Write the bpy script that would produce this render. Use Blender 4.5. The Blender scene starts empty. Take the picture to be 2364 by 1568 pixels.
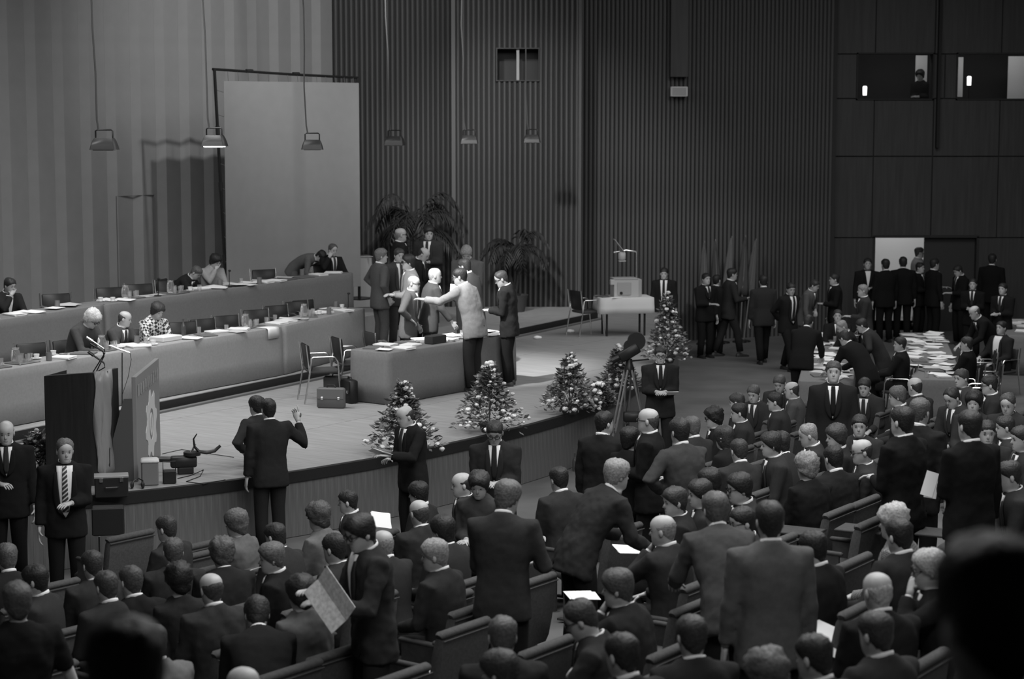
import bpy, bmesh, math, random
from mathutils import Vector, Matrix
random.seed(7)
scene = bpy.context.scene
COL = scene.collection
R = math.radians
V = Vector

# ------------------------------------------------------------------ camera
F_PX, CX, CY, YH, HC = 4600.0, 1182.0, 784.0, 250.0, 5.0
PITCH = math.atan((CY - YH) / F_PX)
cam_d = bpy.data.cameras.new('camera'); cam = bpy.data.objects.new('camera', cam_d); COL.objects.link(cam)
cam.location = (0, 0, HC); cam.rotation_euler = (math.pi/2 - PITCH, 0, 0)
cam_d.sensor_width = 36; cam_d.lens = F_PX / 2364 * 36; cam_d.clip_end = 300
cam_d.dof.use_dof = True; cam_d.dof.focus_distance = 22; cam_d.dof.aperture_fstop = 2.6
scene.camera = cam
vs = scene.view_settings
vs.view_transform = 'Standard'; vs.look = 'None'; vs.gamma = 1; vs.use_curve_mapping = False
vs.exposure = 0.95
# ------------------------------------------------------------------ light of the hall
w = bpy.data.worlds.new('world'); scene.world = w; w.use_nodes = True
w.node_tree.nodes['Background'].inputs[0].default_value = (1, 1, 1, 1)
w.node_tree.nodes['Background'].inputs[1].default_value = 0.007
def area_light(name, loc, target, size, size_y, power, spread=180):
    l = bpy.data.lights.new(name, 'AREA'); l.shape = 'RECTANGLE'; l.size = size; l.size_y = size_y; l.energy = power; l.spread = R(spread)
    o = bpy.data.objects.new(name, l); COL.objects.link(o); o.location = loc
    o.rotation_euler = (V(target) - V(loc)).to_track_quat('-Z', 'Y').to_euler(); return o
def spot_light(name, loc, target, power, angle, blend=0.5, rad=0.15):
    l = bpy.data.lights.new(name, 'SPOT'); l.energy = power; l.spot_size = R(angle); l.spot_blend = blend; l.shadow_soft_size = rad
    o = bpy.data.objects.new(name, l); COL.objects.link(o); o.location = loc
    o.rotation_euler = (V(target) - V(loc)).to_track_quat('-Z', 'Y').to_euler(); return o
# ceiling battens above the stage, the house lights over the seats, an added frontal fill, and theatre spots in the ceiling
area_light('stage_ceiling_light', (-5.5, 26.5, 9.2), (-4.6, 28.0, 0.8), 7.0, 2.0, 240, 150)
spot_light('stage_spot', (-8.5, 21.0, 9.2), (-2.8, 28.5, 0.9), 560, 46, 0.7, 0.25)
spot_light('group_spot', (-3.6, 25.5, 9.2), (-1.0, 31.0, 1.9), 5600, 22, 0.8, 0.12)
spot_light('wall_wash', (-0.8, 31.0, 9.3), (-4.2, 39.2, 7.0), 900, 74, 0.9, 0.12)
spot_light('wing_wash', (-2.5, 29.0, 9.3), (0.4, 41.0, 3.0), 1700, 34, 0.8, 0.3)
area_light('hall_ceiling_light', (2.0, 17.5, 9.3), (1.6, 18.0, 0.0), 12.0, 9.0, 900)
area_light('front_fill_light', (2.5, 6.3, 9.2), (1.0, 19.0, 0.6), 12.0, 1.2, 115, 110)  # added fill, aimed forward to brighten the backs of the audience
area_light('side_ceiling_light', (7.0, 33.0, 9.3), (6.8, 33.2, 0.0), 8.0, 7.0, 330)

# ------------------------------------------------------------------ pixel <-> place
_f = V((0, math.cos(PITCH), -math.sin(PITCH))); _u = V((0, math.sin(PITCH), math.cos(PITCH)))
def ray(x, y):
    return V((1, 0, 0)) * ((x - CX) / F_PX) + _u * ((CY - y) / F_PX) + _f
def at(x, y, z):                       # point of the horizontal plane z seen at a pixel
    d = ray(x, y); t = (z - HC) / d.z
    return V((0, 0, HC)) + d * t
def atd(x, y, dist):                   # point at world Y = dist seen at a pixel
    d = ray(x, y); return V((0, 0, HC)) + d * (dist / d.y)
Z_STAGE, Z_R1, Z_R2 = 0.78, 0.93, 1.33
def rake(x, y):
    return max(0.0, 0.122 * (0.82 * x - 0.57 * y + 12.7))
def floor_z(kind, x, y):
    if kind == 'rake': return rake(x, y)
    return {'hall': 0.0, 'stage': Z_STAGE, 'r1': Z_R1, 'r2': Z_R2}.get(kind, kind)
def row_face(x, y):                    # heading of the seats at a place (0 = away from camera, + = to the left)
    return 90 - (36.0 - 0.9 * x) + 0.0

# ------------------------------------------------------------------ materials
_M = {}
def mat(key, g, rough=0.8, metal=0.0, noise=0.0, nscale=8.0, stretch=None, spec=0.3, emit=0.0, trans=0.0, bump=0.0, coat=0.0):
    if key in _M: return _M[key]
    m = bpy.data.materials.new(key); m.use_nodes = True; nt = m.node_tree; b = nt.nodes['Principled BSDF']
    b.inputs['Base Color'].default_value = (g, g, g, 1); b.inputs['Roughness'].default_value = rough
    b.inputs['Metallic'].default_value = metal; b.inputs['Specular IOR Level'].default_value = spec
    if trans: b.inputs['Transmission Weight'].default_value = trans
    if coat: b.inputs['Coat Weight'].default_value = coat
    if emit:
        b.inputs['Emission Color'].default_value = (1, 1, 1, 1); b.inputs['Emission Strength'].default_value = emit
    if noise or bump:
        tc = nt.nodes.new('ShaderNodeTexCoord'); mp = nt.nodes.new('ShaderNodeMapping'); nz = nt.nodes.new('ShaderNodeTexNoise')
        nt.links.new(tc.outputs['Object'], mp.inputs[0]); nt.links.new(mp.outputs[0], nz.inputs[0])
        if stretch: mp.inputs['Scale'].default_value = stretch
        nz.inputs['Scale'].default_value = nscale; nz.inputs['Detail'].default_value = 5
        if noise:
            cr = nt.nodes.new('ShaderNodeValToRGB')
            a, c = max(0, g * (1 - noise)), g * (1 + noise)
            cr.color_ramp.elements[0].position = 0.3; cr.color_ramp.elements[1].position = 0.7
            cr.color_ramp.elements[0].color = (a, a, a, 1); cr.color_ramp.elements[1].color = (c, c, c, 1)
            nt.links.new(nz.outputs[0], cr.inputs[0]); nt.links.new(cr.outputs[0], b.inputs['Base Color'])
        if bump:
            bp = nt.nodes.new('ShaderNodeBump'); bp.inputs['Strength'].default_value = bump; bp.inputs['Distance'].default_value = 0.01
            nt.links.new(nz.outputs[0], bp.inputs['Height']); nt.links.new(bp.outputs[0], b.inputs['Normal'])
    _M[key] = m; return m
def checks(key, a, c, scale):
    if key in _M: return _M[key]
    m = bpy.data.materials.new(key); m.use_nodes = True; nt = m.node_tree; b = nt.nodes['Principled BSDF']
    tc = nt.nodes.new('ShaderNodeTexCoord'); ck = nt.nodes.new('ShaderNodeTexChecker'); mp = nt.nodes.new('ShaderNodeMapping')
    mp.inputs['Rotation'].default_value = (0.5, 0.6, 0.7)
    nt.links.new(tc.outputs['Object'], mp.inputs[0]); nt.links.new(mp.outputs[0], ck.inputs[0])
    ck.inputs['Color1'].default_value = (a, a, a, 1); ck.inputs['Color2'].default_value = (c, c, c, 1); ck.inputs['Scale'].default_value = scale
    nt.links.new(ck.outputs[0], b.inputs['Base Color']); b.inputs['Roughness'].default_value = 0.9
    _M[key] = m; return m
def stripes(key, a, c, scale):
    if key in _M: return _M[key]
    m = bpy.data.materials.new(key); m.use_nodes = True; nt = m.node_tree; b = nt.nodes['Principled BSDF']
    tc = nt.nodes.new('ShaderNodeTexCoord'); wv = nt.nodes.new('ShaderNodeTexWave'); mp = nt.nodes.new('ShaderNodeMapping'); cr = nt.nodes.new('ShaderNodeValToRGB')
    mp.inputs['Rotation'].default_value = (0, R(50), 0)
    nt.links.new(tc.outputs['Object'], mp.inputs[0]); nt.links.new(mp.outputs[0], wv.inputs[0]); nt.links.new(wv.outputs[0], cr.inputs[0])
    wv.inputs['Scale'].default_value = scale; cr.color_ramp.interpolation = 'CONSTANT'; cr.color_ramp.elements[1].position = 0.68
    cr.color_ramp.elements[0].color = (a, a, a, 1); cr.color_ramp.elements[1].color = (c, c, c, 1)
    nt.links.new(cr.outputs[0], b.inputs['Base Color']); b.inputs['Roughness'].default_value = 0.7
    _M[key] = m; return m
def cloth(g): g = round(g, 3); return mat('cloth_%s' % g, g, 0.95, noise=0.07, nscale=40, spec=0.1)
def hairm(g): g = round(g, 3); return mat('hair_%s' % g, g, 0.55, noise=0.35, nscale=60, spec=0.4, bump=0.6)
M_skin = mat('skin', 0.40, 0.5, noise=0.08, nscale=20, spec=0.4)
M_skin2 = mat('skin_dark', 0.30, 0.5, noise=0.08, nscale=20, spec=0.4)
M_eye = mat('eye', 0.06, 0.2); M_lip = mat('lip', 0.20, 0.5)
M_white = mat('shirt_white', 0.72, 0.8); M_paper = mat('paper', 0.78, 0.8); M_paper2 = mat('paper_grey', 0.5, 0.8)
M_black = mat('black_leather', 0.02, 0.4); M_chrome = mat('chrome', 0.75, 0.22, metal=1.0); M_glass = mat('glass', 0.9, 0.05, trans=0.9)
M_dmetal = mat('dark_metal', 0.03, 0.35, metal=0.5); M_vin = mat('black_vinyl', 0.018, 0.45)
M_table = mat('tablecloth', 0.26, 0.95, noise=0.06, nscale=30, spec=0.1)
M_table2 = mat('tablecloth_dark', 0.17, 0.95, noise=0.06, nscale=30, spec=0.1)
M_seat = mat('seat_fabric', 0.075, 0.95, noise=0.15, nscale=50, spec=0.1)
M_seatd = mat('seat_shell', 0.045, 0.8, noise=0.15, nscale=30)
M_board = mat('stage_boards', 0.25, 0.6, noise=0.16, nscale=2.2, stretch=(9, 0.7, 1), spec=0.25)
M_fascia = mat('fascia_wood', 0.115, 0.5, noise=0.28, nscale=3, stretch=(9, 9, 0.5), spec=0.3)
M_rim = mat('stage_rim', 0.016, 0.5)
M_lit = mat('pale_wall', 0.25, 0.9, noise=0.04, nscale=3)
M_litg = mat('pale_wall_recess', 0.22, 0.9)
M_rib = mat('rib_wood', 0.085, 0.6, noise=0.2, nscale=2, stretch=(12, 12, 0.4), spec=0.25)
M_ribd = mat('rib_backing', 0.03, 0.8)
M_flat = mat('flat_panel_wood', 0.045, 0.6, noise=0.18, nscale=2, stretch=(8, 8, 0.5))
M_carpet = mat('carpet', 0.115, 0.95, noise=0.15, nscale=1.2, spec=0.1)
M_leaf = mat('leaf', 0.12, 0.5, noise=0.4, nscale=20); M_palm = mat('palm_leaf', 0.03, 0.5, noise=0.3, nscale=12)
M_petal = mat('petal', 0.78, 0.7, noise=0.15, nscale=30); M_petal2 = mat('petal_dark', 0.52, 0.7, noise=0.2, nscale=30)
M_screen = mat('screen_cloth', 0.25, 0.9, noise=0.03, nscale=4)

# ------------------------------------------------------------------ mesh helpers
class MB:
    def __init__(s): s.v = []; s.f = []; s.m = []
    def add(s, vs, fs, mi=0):
        n = len(s.v); s.v += [tuple(p) for p in vs]; s.f += [tuple(i + n for i in f) for f in fs]; s.m += [mi] * len(fs); return s
    def box(s, c, size, M=None, mi=0):
        c = V(c); h = V(size) / 2
        vs = [V((sx * h.x, sy * h.y, sz * h.z)) for sx in (-1, 1) for sy in (-1, 1) for sz in (-1, 1)]
        if M is not None: vs = [M @ p for p in vs]
        return s.add([p + c for p in vs], [(0, 1, 3, 2), (4, 6, 7, 5), (0, 4, 5, 1), (2, 3, 7, 6), (0, 2, 6, 4), (1, 5, 7, 3)], mi)
    def bbox(s, c, size, b=0.01, M=None, mi=0):      # box with chamfered vertical and top edges
        c = V(c); hx, hy, hz = size[0] / 2, size[1] / 2, size[2] / 2; rings = []
        for z, k in ((-hz, b), (-hz + b, 0), (hz - b, 0), (hz, b)):
            x, y = hx - k, hy - k
            r = [(x - b, -y), (x, -y + b), (x, y - b), (x - b, y), (-x + b, y), (-x, y - b), (-x, -y + b), (-x + b, -y)]
            rings.append([V((p[0], p[1], z)) for p in r])
        if M is not None: rings = [[M @ p for p in r] for r in rings]
        return s.loft([[p + c for p in r] for r in rings], mi=mi)
    def loft(s, rings, cap0=True, cap1=True, mi=0, closed=True):
        n = len(rings[0]); vs = [p for r in rings for p in r]; fs = []
        for i in range(len(rings) - 1):
            for j in range(n if closed else n - 1):
                k = (j + 1) % n; fs.append((i * n + j, i * n + k, (i + 1) * n + k, (i + 1) * n + j))
        if closed:
            if cap0: fs.append(tuple(reversed(range(n))))
            if cap1: fs.append(tuple((len(rings) - 1) * n + j for j in range(n)))
        return s.add(vs, fs, mi)
    def tube(s, pts, rad, n=8, mi=0, flat=1.0, cap=True):
        pts = [V(p) for p in pts]; rings = []; up = None
        for i, p in enumerate(pts):
            t = (pts[min(i + 1, len(pts) - 1)] - pts[max(i - 1, 0)]).normalized()
            if up is None:
                up = V((0, 0, 1)) if abs(t.z) < 0.9 else V((0, 1, 0))
            a = up - t * up.dot(t)
            if a.length < 1e-4: a = V((1, 0, 0)) - t * t.x
            a.normalize(); b = t.cross(a); up = a
            r = rad[i] if isinstance(rad, (list, tuple)) else rad
            rings.append([p + a * (math.cos(2 * math.pi * k / n) * r * flat) + b * (math.sin(2 * math.pi * k / n) * r) for k in range(n)])
        return s.loft(rings, cap, cap, mi)
    def lathe(s, prof, n=12, c=(0, 0, 0), mi=0, M=None):
        rings = [[V((r * math.cos(2 * math.pi * k / n), r * math.sin(2 * math.pi * k / n), z)) for k in range(n)] for r, z in prof]
        if M is not None: rings = [[M @ p for p in r] for r in rings]
        return s.loft([[p + V(c) for p in r] for r in rings], mi=mi)
    def ellip(s, c, r, nu=8, nv=5, M=None, mi=0):
        rings = []
        for i in range(nv + 1):
            a = -math.pi / 2 + math.pi * i / nv; ca = max(math.cos(a), 0.02)
            ring = [V((r[0] * ca * math.cos(2 * math.pi * k / nu), r[1] * ca * math.sin(2 * math.pi * k / nu), r[2] * math.sin(a))) for k in range(nu)]
            if M is not None: ring = [M @ p for p in ring]
            rings.append([p + V(c) for p in ring])
        return s.loft(rings, mi=mi)
    def prism(s, poly, z0, z1, mi=0):                 # vertical prism of a 2-D outline
        n = len(poly); vs = [(p[0], p[1], z0) for p in poly] + [(p[0], p[1], z1) for p in poly]
        fs = [(i, (i + 1) % n, n + (i + 1) % n, n + i) for i in range(n)] + [tuple(reversed(range(n))), tuple(range(n, 2 * n))]
        return s.add(vs, fs, mi)
    def mesh(s, name, mats, smooth=False):
        me = bpy.data.meshes.new(name); me.from_pydata(s.v, [], s.f)
        for m in (mats if isinstance(mats, (list, tuple)) else [mats]): me.materials.append(m)
        if len(me.materials) > 1: me.polygons.foreach_set('material_index', s.m)
        bm = bmesh.new(); bm.from_mesh(me); bmesh.ops.recalc_face_normals(bm, faces=bm.faces); bm.to_mesh(me); bm.free()
        if smooth:
            me.polygons.foreach_set('use_smooth', [True] * len(me.polygons))
            if smooth != 'all':
                try: me.set_sharp_from_angle(angle=R(smooth if isinstance(smooth, (int, float)) and smooth is not True else 40))
                except Exception: pass
        return me
    def build(s, name, mats, parent=None, smooth=False, loc=None):
        return obj(name, s.mesh(name, mats, smooth), parent, loc)
def obj(name, me, parent=None, loc=None, rz=None):
    o = bpy.data.objects.new(name, me); COL.objects.link(o)
    if parent is not None: o.parent = parent
    if loc is not None: o.location = loc
    if rz is not None: o.rotation_euler = (0, 0, rz)
    return o
def tag(o, label, cat, group=None, kind=None):
    o['label'] = label; o['category'] = cat
    if group: o['group'] = group
    if kind: o['kind'] = kind
    return o
def thing(name, label, cat, loc=(0, 0, 0), rz=0.0, group=None):
    return tag(obj(name, None, None, loc, rz), label, cat, group)
def struct(o): o['kind'] = 'structure'; return o
def dup(root, loc, rz=0.0, label=None, group=None):
    r = root.copy(); COL.objects.link(r); r.location = loc; r.rotation_euler = (0, 0, rz)
    if label: r['label'] = label
    if group: r['group'] = group
    for ch in list(root.children):
        c = ch.copy(); COL.objects.link(c); c.parent = r
        for g in list(ch.children):
            d = g.copy(); COL.objects.link(d); d.parent = c
    return r
def RZ(a): return Matrix.Rotation(a, 3, 'Z')
# ================================================================== THE SETTING
# hall floor with the raked seating slope
mb = MB(); x0, x1, y0, y1, st = -14, 18, 5.5, 47, 0.5
nx, ny = int((x1 - x0) / st), int((y1 - y0) / st)
vs_ = [(x0 + i * st, y0 + j * st, rake(x0 + i * st, y0 + j * st)) for j in range(ny + 1) for i in range(nx + 1)]
mb.add(vs_, [(j * (nx + 1) + i, j * (nx + 1) + i + 1, (j + 1) * (nx + 1) + i + 1, (j + 1) * (nx + 1) + i) for j in range(ny) for i in range(nx)])
struct(mb.build('floor', M_carpet, smooth='all'))
mb = MB().box((2, 24, 9.6), (34, 50, 0.2)); struct(mb.build('ceiling', mat('ceiling', 0.2)))
mb = MB().box((0, 1.9, 2.62), (14, 7.4, 0.2)); struct(mb.build('floor_gallery', M_carpet))
mb = MB().box((3.6, 1.2, 2.86), (6.8, 5.0, 0.3)); struct(mb.build('floor_gallery_step', M_carpet))

# plan of the walls, from the pixels where they stand
pB0, pB1 = at(1053, 708, Z_R1), at(1336, 708, Z_R1)           # ribbed wall beside the stage
dB = pB0.y
pA0 = atd(775, 700, dB + 0.1); pA1 = atd(1053, 700, dB + 0.75)
pC0 = atd(1336, 700, dB + 0.9); dD = at(2100, 766, 0).y
pC1 = atd(1915, 700, dD - 0.35)
WD = V((0.648, 0.762, 0)).normalized()                        # run of the pale wall behind the tables
SN = V((-WD.y, WD.x, 0))
TOP = 9.5
def rib_wall(name, a, b, z0, pitch, openings=(), rad=0.034, back=None):
    a = V((a.x, a.y, 0)); b = V((b.x, b.y, 0)); d = (b - a).normalized(); L = (b - a).length; n = V((-d.y, d.x, 0))
    m = MB()
    def slab(s0, s1, za, zb):
        q = [a + d * s0 + n * 0.02, a + d * s1 + n * 0.02, a + d * s1 + n * 0.32, a + d * s0 + n * 0.32]
        m.prism([(p.x, p.y) for p in q], za, zb)
    cuts = sorted(openings); s = 0.0
    for (o0, o1, za, zb) in cuts:
        slab(s, o0, z0, TOP); slab(o0, o1, z0, za); slab(o0, o1, zb, TOP); s = o1
    slab(s, L, z0, TOP)
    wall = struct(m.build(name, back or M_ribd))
    k = int(L / pitch)
    def prof(za, zb):
        mm = MB(); pts = [(-rad, 0.03), (-rad * 0.85, -0.022), (-rad * 0.3, -0.045), (rad * 0.3, -0.045), (rad * 0.85, -0.022), (rad, 0.03)]
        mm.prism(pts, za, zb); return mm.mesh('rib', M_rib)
    full = prof(z0, TOP); cut = {}
    ang = math.atan2(d.y, d.x)
    for i in range(k):
        s = (i + 0.5) * L / k; p = a + d * s; hit = None
        for o in cuts:
            if o[0] - rad < s < o[1] + rad: hit = o
        if hit is None: obj('rib', full, wall, p, ang)
        else:
            if hit not in cut: cut[hit] = (prof(z0, hit[2]), prof(hit[3], TOP))
            for me in cut[hit]: obj('rib', me, wall, p, ang)
    return wall, a, d, n
w_a = rib_wall('wall_stage_side', pA0, pA1, 0.0, 0.104)
zc0, zc1 = atd(1195, 185, dB).z, atd(1195, 113, dB).z
s0, s1 = (atd(1148, 150, dB).x - pB0.x), (atd(1243, 150, dB).x - pB0.x)
w_b = rib_wall('wall_stage_wing', pB0, pB1, 0.0, 0.104, [(s0, s1, zc0, zc1)])
w_c = rib_wall('wall_side', pC0, pC1, 0.0, 0.100)
# projection window in the wing wall
t = struct(obj('window_1', None, None, (pB0.x, dB, 0)))
MB().box(((s0 + s1) / 2, 0.7, (zc0 + zc1) / 2), (s1 - s0 + 0.3, 0.05, 0.9)).build('booth_back', M_black, t)
MB().box(((s0 + s1) / 2 - 0.0, 0.05, (zc0 + zc1) / 2), (0.055, 0.05, zc1 - zc0)).build('mullion', mat('mullion', 0.4), t)
m = MB()
for zz in (zc0 - 0.012, zc1 + 0.012): m.box(((s0 + s1) / 2, -0.03, zz), (s1 - s0 + 0.06, 0.07, 0.024))
for ss in (s0 - 0.012, s1 + 0.012): m.box((ss, -0.03, (zc0 + zc1) / 2), (0.024, 0.07, zc1 - zc0))
m.build('window_frame', M_black, t)
# return between wing wall and side wall
m = MB(); m.prism([(pB1.x - 0.02, dB - 0.04), (pB1.x + 0.04, dB - 0.04), (pB1.x + 0.04, pC0.y + 0.1), (pB1.x - 0.02, pC0.y + 0.1)], 0, TOP)
struct(m.build('trim_1', M_rib))
m = MB(); m.prism([(pB0.x - 0.08, dB - 0.05), (pB0.x, dB - 0.05), (pB0.x, pA1.y + 0.1), (pB0.x - 0.08, pA1.y + 0.1)], 0, TOP)
struct(m.build('trim_2', mat('edge_board', 0.10, 0.6)))

# pale wall behind the tables: vertical panels with recessed joints
cA = V((pA0.x, pA0.y, 0)); Lw = 15.0
m = MB(); q = [cA + SN * 0.12, cA - WD * Lw + SN * 0.12, cA - WD * Lw + SN * 0.4, cA + SN * 0.4]
m.prism([(p.x, p.y) for p in q], 0, TOP); wl = struct(m.build('wall_back', M_lit))
pan = MB(); pit = 0.58                 # saw-tooth panels: a wide face and a narrow slanted return
pan.prism([(-pit, 0.14), (-pit, 0.0), (-pit + 0.15, -0.105), (-0.002, 0.0), (-0.002, 0.14)], 0, TOP); pme = pan.mesh('wall_panel', M_lit)
for i in range(int(Lw / pit)):
    p = cA - WD * (i * pit + 0.02); obj('wall_panel', pme, wl, p, math.atan2(WD.y, WD.x))
# flush door in the pale wall: thin frame outline
pa, pb = at(272, 700, 1.0), 0
def on_pale(px, off=-0.105):            # point of the pale wall plane at a pixel column
    r = ray(px, 500); n = SN; k = (cA + n * off).dot(n) / V((r.x, r.y, 0)).dot(n); return V((r.x * k, r.y * k, 0)), k * ray(px, 452).z + HC
d0, zt = on_pale(270); d1, _ = on_pale(358)
t = struct(obj('door_1', None)); m = MB(); zt = HC + (d0.y / F_PX) * (YH - 452)
for q0, q1 in ((d0, d0 + WD * 0.006), (d1 - WD * 0.006, d1)):
    m.prism([(p.x, p.y) for p in (q0, q1, q1 + SN * 0.05, q0 + SN * 0.05)], Z_R2, zt)
m.prism([(p.x, p.y) for p in (d0, d1, d1 + SN * 0.05, d0 + SN * 0.05)], zt, zt + 0.005)
m.build('door_frame', mat('door_line', 0.15), t)

# wall with the double door and the booth windows (flat wood panels)
xs = [1917, 2012, 2150, 2370, 2620]
def wx(px): return (px - CX) / F_PX * dD
def wz(py): return HC + (YH - py) / F_PX * dD
ox0, ox1, oz1 = wx(2020), wx(2255), wz(547)
bz0, bz1 = wz(228), wz(127)
wins = [(wx(1972), wx(2144)), (wx(2200), wx(2420))]
m = MB()
def slabD(a, b, za, zb, y0=0.0): m.box(((a + b) / 2, dD + 0.15 + y0, (za + zb) / 2), (b - a, 0.3, zb - za))
xl, xr = wx(1905), wx(2700)
slabD(xl, ox0, 0, oz1); slabD(ox1, xr, 0, oz1); slabD(xl, xr, oz1, bz0)
slabD(xl, wins[0][0], bz0, bz1); slabD(wins[0][1], wins[1][0], bz0, bz1); slabD(wins[1][1], xr, bz0, bz1); slabD(xl, xr, bz1, TOP)
wd = struct(m.build('wall_door', M_ribd))
def panel(a, b, za, zb, dep=0.04):
    MB().bbox(((a + b) / 2, dD - dep / 2, (za + zb) / 2), (b - a - 0.02, dep, zb - za - 0.02), 0.006).build('panel', M_flat, wd)
cuts_x = [wx(1918), wx(2012), wx(2148)]
for za, zb in ((oz1, wz(360)), (wz(360), bz0), (bz1, wz(-60)), (wz(-60), TOP)):
    e = [wx(1918), wx(2012), wx(2148), wx(2300), wx(2460), xr]
    if za == bz1: pass
    for i in range(len(e) - 1): panel(e[i], e[i + 1], za, zb, 0.04 if i % 2 else 0.055)
panel(wx(1918), ox0, 0, oz1); panel(ox1, wx(2400), 0, oz1); panel(wx(2400), xr, 0, oz1)
panel(wx(1918), wins[0][0], bz0, bz1); panel(wins[0][1], wx(2172), bz0, bz1); panel(wx(2172), wins[1][0], bz0, bz1); panel(wins[1][1], xr, bz0, bz1)
# corner pier between ribs and panels
m = MB(); m.box((wx(1914), dD - 0.1, TOP / 2), (0.12, 0.55, TOP)); struct(m.build('trim_3', M_ribd))
m = MB(); m.box((wx(2156), dD - 0.1, (wz(340) + TOP) / 2), (0.06, 0.22, TOP - wz(340))); struct(m.build('trim_4', mat('dark_post', 0.02)))
# door leaves and the lit corridor behind
t = struct(obj('door_2', None, None, (ox0, dD, 0)))
xm = wx(2136) - ox0
MB().bbox((xm + (ox1 - ox0 - xm) / 2, 0.12, oz1 / 2), (ox1 - ox0 - xm - 0.02, 0.06, oz1 - 0.02), 0.006).build('door_leaf', mat('door_wood', 0.035, 0.5), t)
m = MB().tube([(xm + 0.1, 0.05, 0.95), (xm + 0.1, 0.05, 1.2)], 0.012); m.build('door_handle', M_chrome, t)
MB().bbox((0.0 - 0.0, 0.85, oz1 / 2), (0.05, 1.1, oz1 - 0.02), 0.006).build('door_leaf', mat('door_wood', 0.035, 0.5), t)
m = MB(); m.box((-0.02, -0.02, oz1 / 2), (0.05, 0.1, oz1 + 0.05)); m.box((ox1 - ox0 + 0.02, -0.02, oz1 / 2), (0.05, 0.1, oz1 + 0.05)); m.box(((ox1 - ox0) / 2, -0.02, oz1 + 0.03), (ox1 - ox0 + 0.1, 0.1, 0.06))
m.build('door_frame', M_ribd, t)
m = MB(); m.box(((ox0 + ox1) / 2 + 0.4, dD + 3.3, 1.6), (6.0, 0.1, 3.4)); struct(m.build('wall_corridor', mat('corridor_white', 0.7)))
m = MB(); m.box(((ox0 + ox1) / 2 + 0.4, dD + 1.8, -0.02), (6.0, 3.0, 0.04)); struct(m.build('floor_corridor', mat('corridor_floor', 0.3)))
area_light('corridor_ceiling_light', ((ox0 + ox1) / 2 - 0.2, dD + 1.6, 3.1), ((ox0 + ox1) / 2 - 0.2, dD + 2.6, 0.6), 2.0, 0.6, 16)
# booth rooms behind the windows
for wi, (a, b) in enumerate(wins):
    t = struct(obj('window_%d' % (wi + 2), None, None, ((a + b) / 2, dD, bz0))); W = b - a; H = bz1 - bz0
    m = MB()
    for xx in (-W / 2 - 0.01, W / 2 + 0.01): m.box((xx, -0.04, H / 2), (0.03, 0.1, H + 0.06))
    for zz in (-0.015, H + 0.015): m.box((0, -0.04, zz), (W + 0.05, 0.1, 0.03))
    m.build('window_frame', M_ribd, t)
    MB().box((0, 0.1, H / 2), (W, 0.006, H)).build('pane', mat('booth_glass', 0.9, 0.02, trans=1.0), t)
    MB().box((0, 2.2, H / 2), (W + 0.6, 0.06, H + 2.4)).build('booth_wall', mat('booth_wall', 0.05), t)
    MB().box((0, 0.65, -0.06), (W, 0.55, 0.04)).build('booth_desk', mat('booth_desk', 0.2), t)
a, b = wins[0]; yb = dD + 0.7
def booth_lamp(px, py, label):
    x, z = wx(px), wz(py); r = thing('desk_lamp', label, 'lamp', (x, yb, bz0 - 0.04))
    MB().lathe([(0.07, 0), (0.07, 0.015), (0.012, 0.03), (0.012, max(0.06, z - bz0 - 0.02))], 10).build('base', M_dmetal, r, True)
    MB().lathe([(0.045, max(0.06, z - bz0 - 0.03)), (0.05, max(0.2, z - bz0 + 0.16)), (0.03, max(0.22, z - bz0 + 0.18))], 10).build('lamp_shade', mat('lamp_glow', 0.9, emit=1.2), r, True)
booth_lamp(2003, 213, 'small glowing desk lamp in the booth window above the doors')
booth_lamp(2245, 190, 'small glowing desk lamp in the booth window with a large white board')
def booth_board(px0, px1, py0, py1, label, e):
    dp = dD + 1.25; a_, b_ = atd(px0, py1, dp), atd(px1, py0, dp)
    tag(MB().bbox((0, 0, 0), (b_.x - a_.x, 0.03, b_.z - a_.z), 0.004).build('white_board', mat('white_board', 0.8), None, False, ((a_.x + b_.x) / 2, dp, (a_.z + b_.z) / 2)), label, 'board')
booth_board(2112, 2141, 128, 217, 'narrow upright white board in the booth window above the open door', 0)
booth_board(2325, 2425, 130, 229, 'large white board filling one side of a booth window', 0)
booth_board(2210, 2224, 132, 224, 'slim pale strip board standing in a booth window', 0)
for a, b in wins: area_light('booth_fill_light', ((a + b) / 2, dD + 0.6, bz1 + 0.35), ((a + b) / 2, dD + 1.1, bz0), b - a - 0.1, 0.12, 2.6)  # fill added inside each booth to brighten the white boards

# duct with a pale loudspeaker box on the side wall
dd = pC0.y + (pC1.y - pC0.y) * 0.4
t = thing('wall_duct', 'dark vertical duct running down the ribbed side wall', 'duct', (0, 0, 0))
xa, xb = atd(1548, 100, dd - 0.35).x, atd(1590, 100, dd - 0.35).x; zb_ = atd(1560, 200, dd - 0.35).z
MB().bbox(((xa + xb) / 2, dd - 0.2, (zb_ + TOP) / 2 + 0.1), (xb - xa, 0.3, TOP - zb_ - 0.2), 0.01).build('casing', M_flat, t)
za_ = atd(1560, 223, dd - 0.35).z
t = thing('wall_speaker', 'small pale loudspeaker box at the foot of the dark duct', 'loudspeaker', ((xa + xb) / 2, dd - 0.22, za_))
MB().bbox((0, 0, (zb_ - za_) / 2), (xb - xa - 0.02, 0.3, zb_ - za_), 0.012).build('cabinet', mat('speaker_box', 0.5), t)
MB().box((0, -0.152, (zb_ - za_) / 2), (xb - xa - 0.09, 0.01, zb_ - za_ - 0.05)).build('grille', mat('speaker_grille', 0.32), t)

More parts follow.
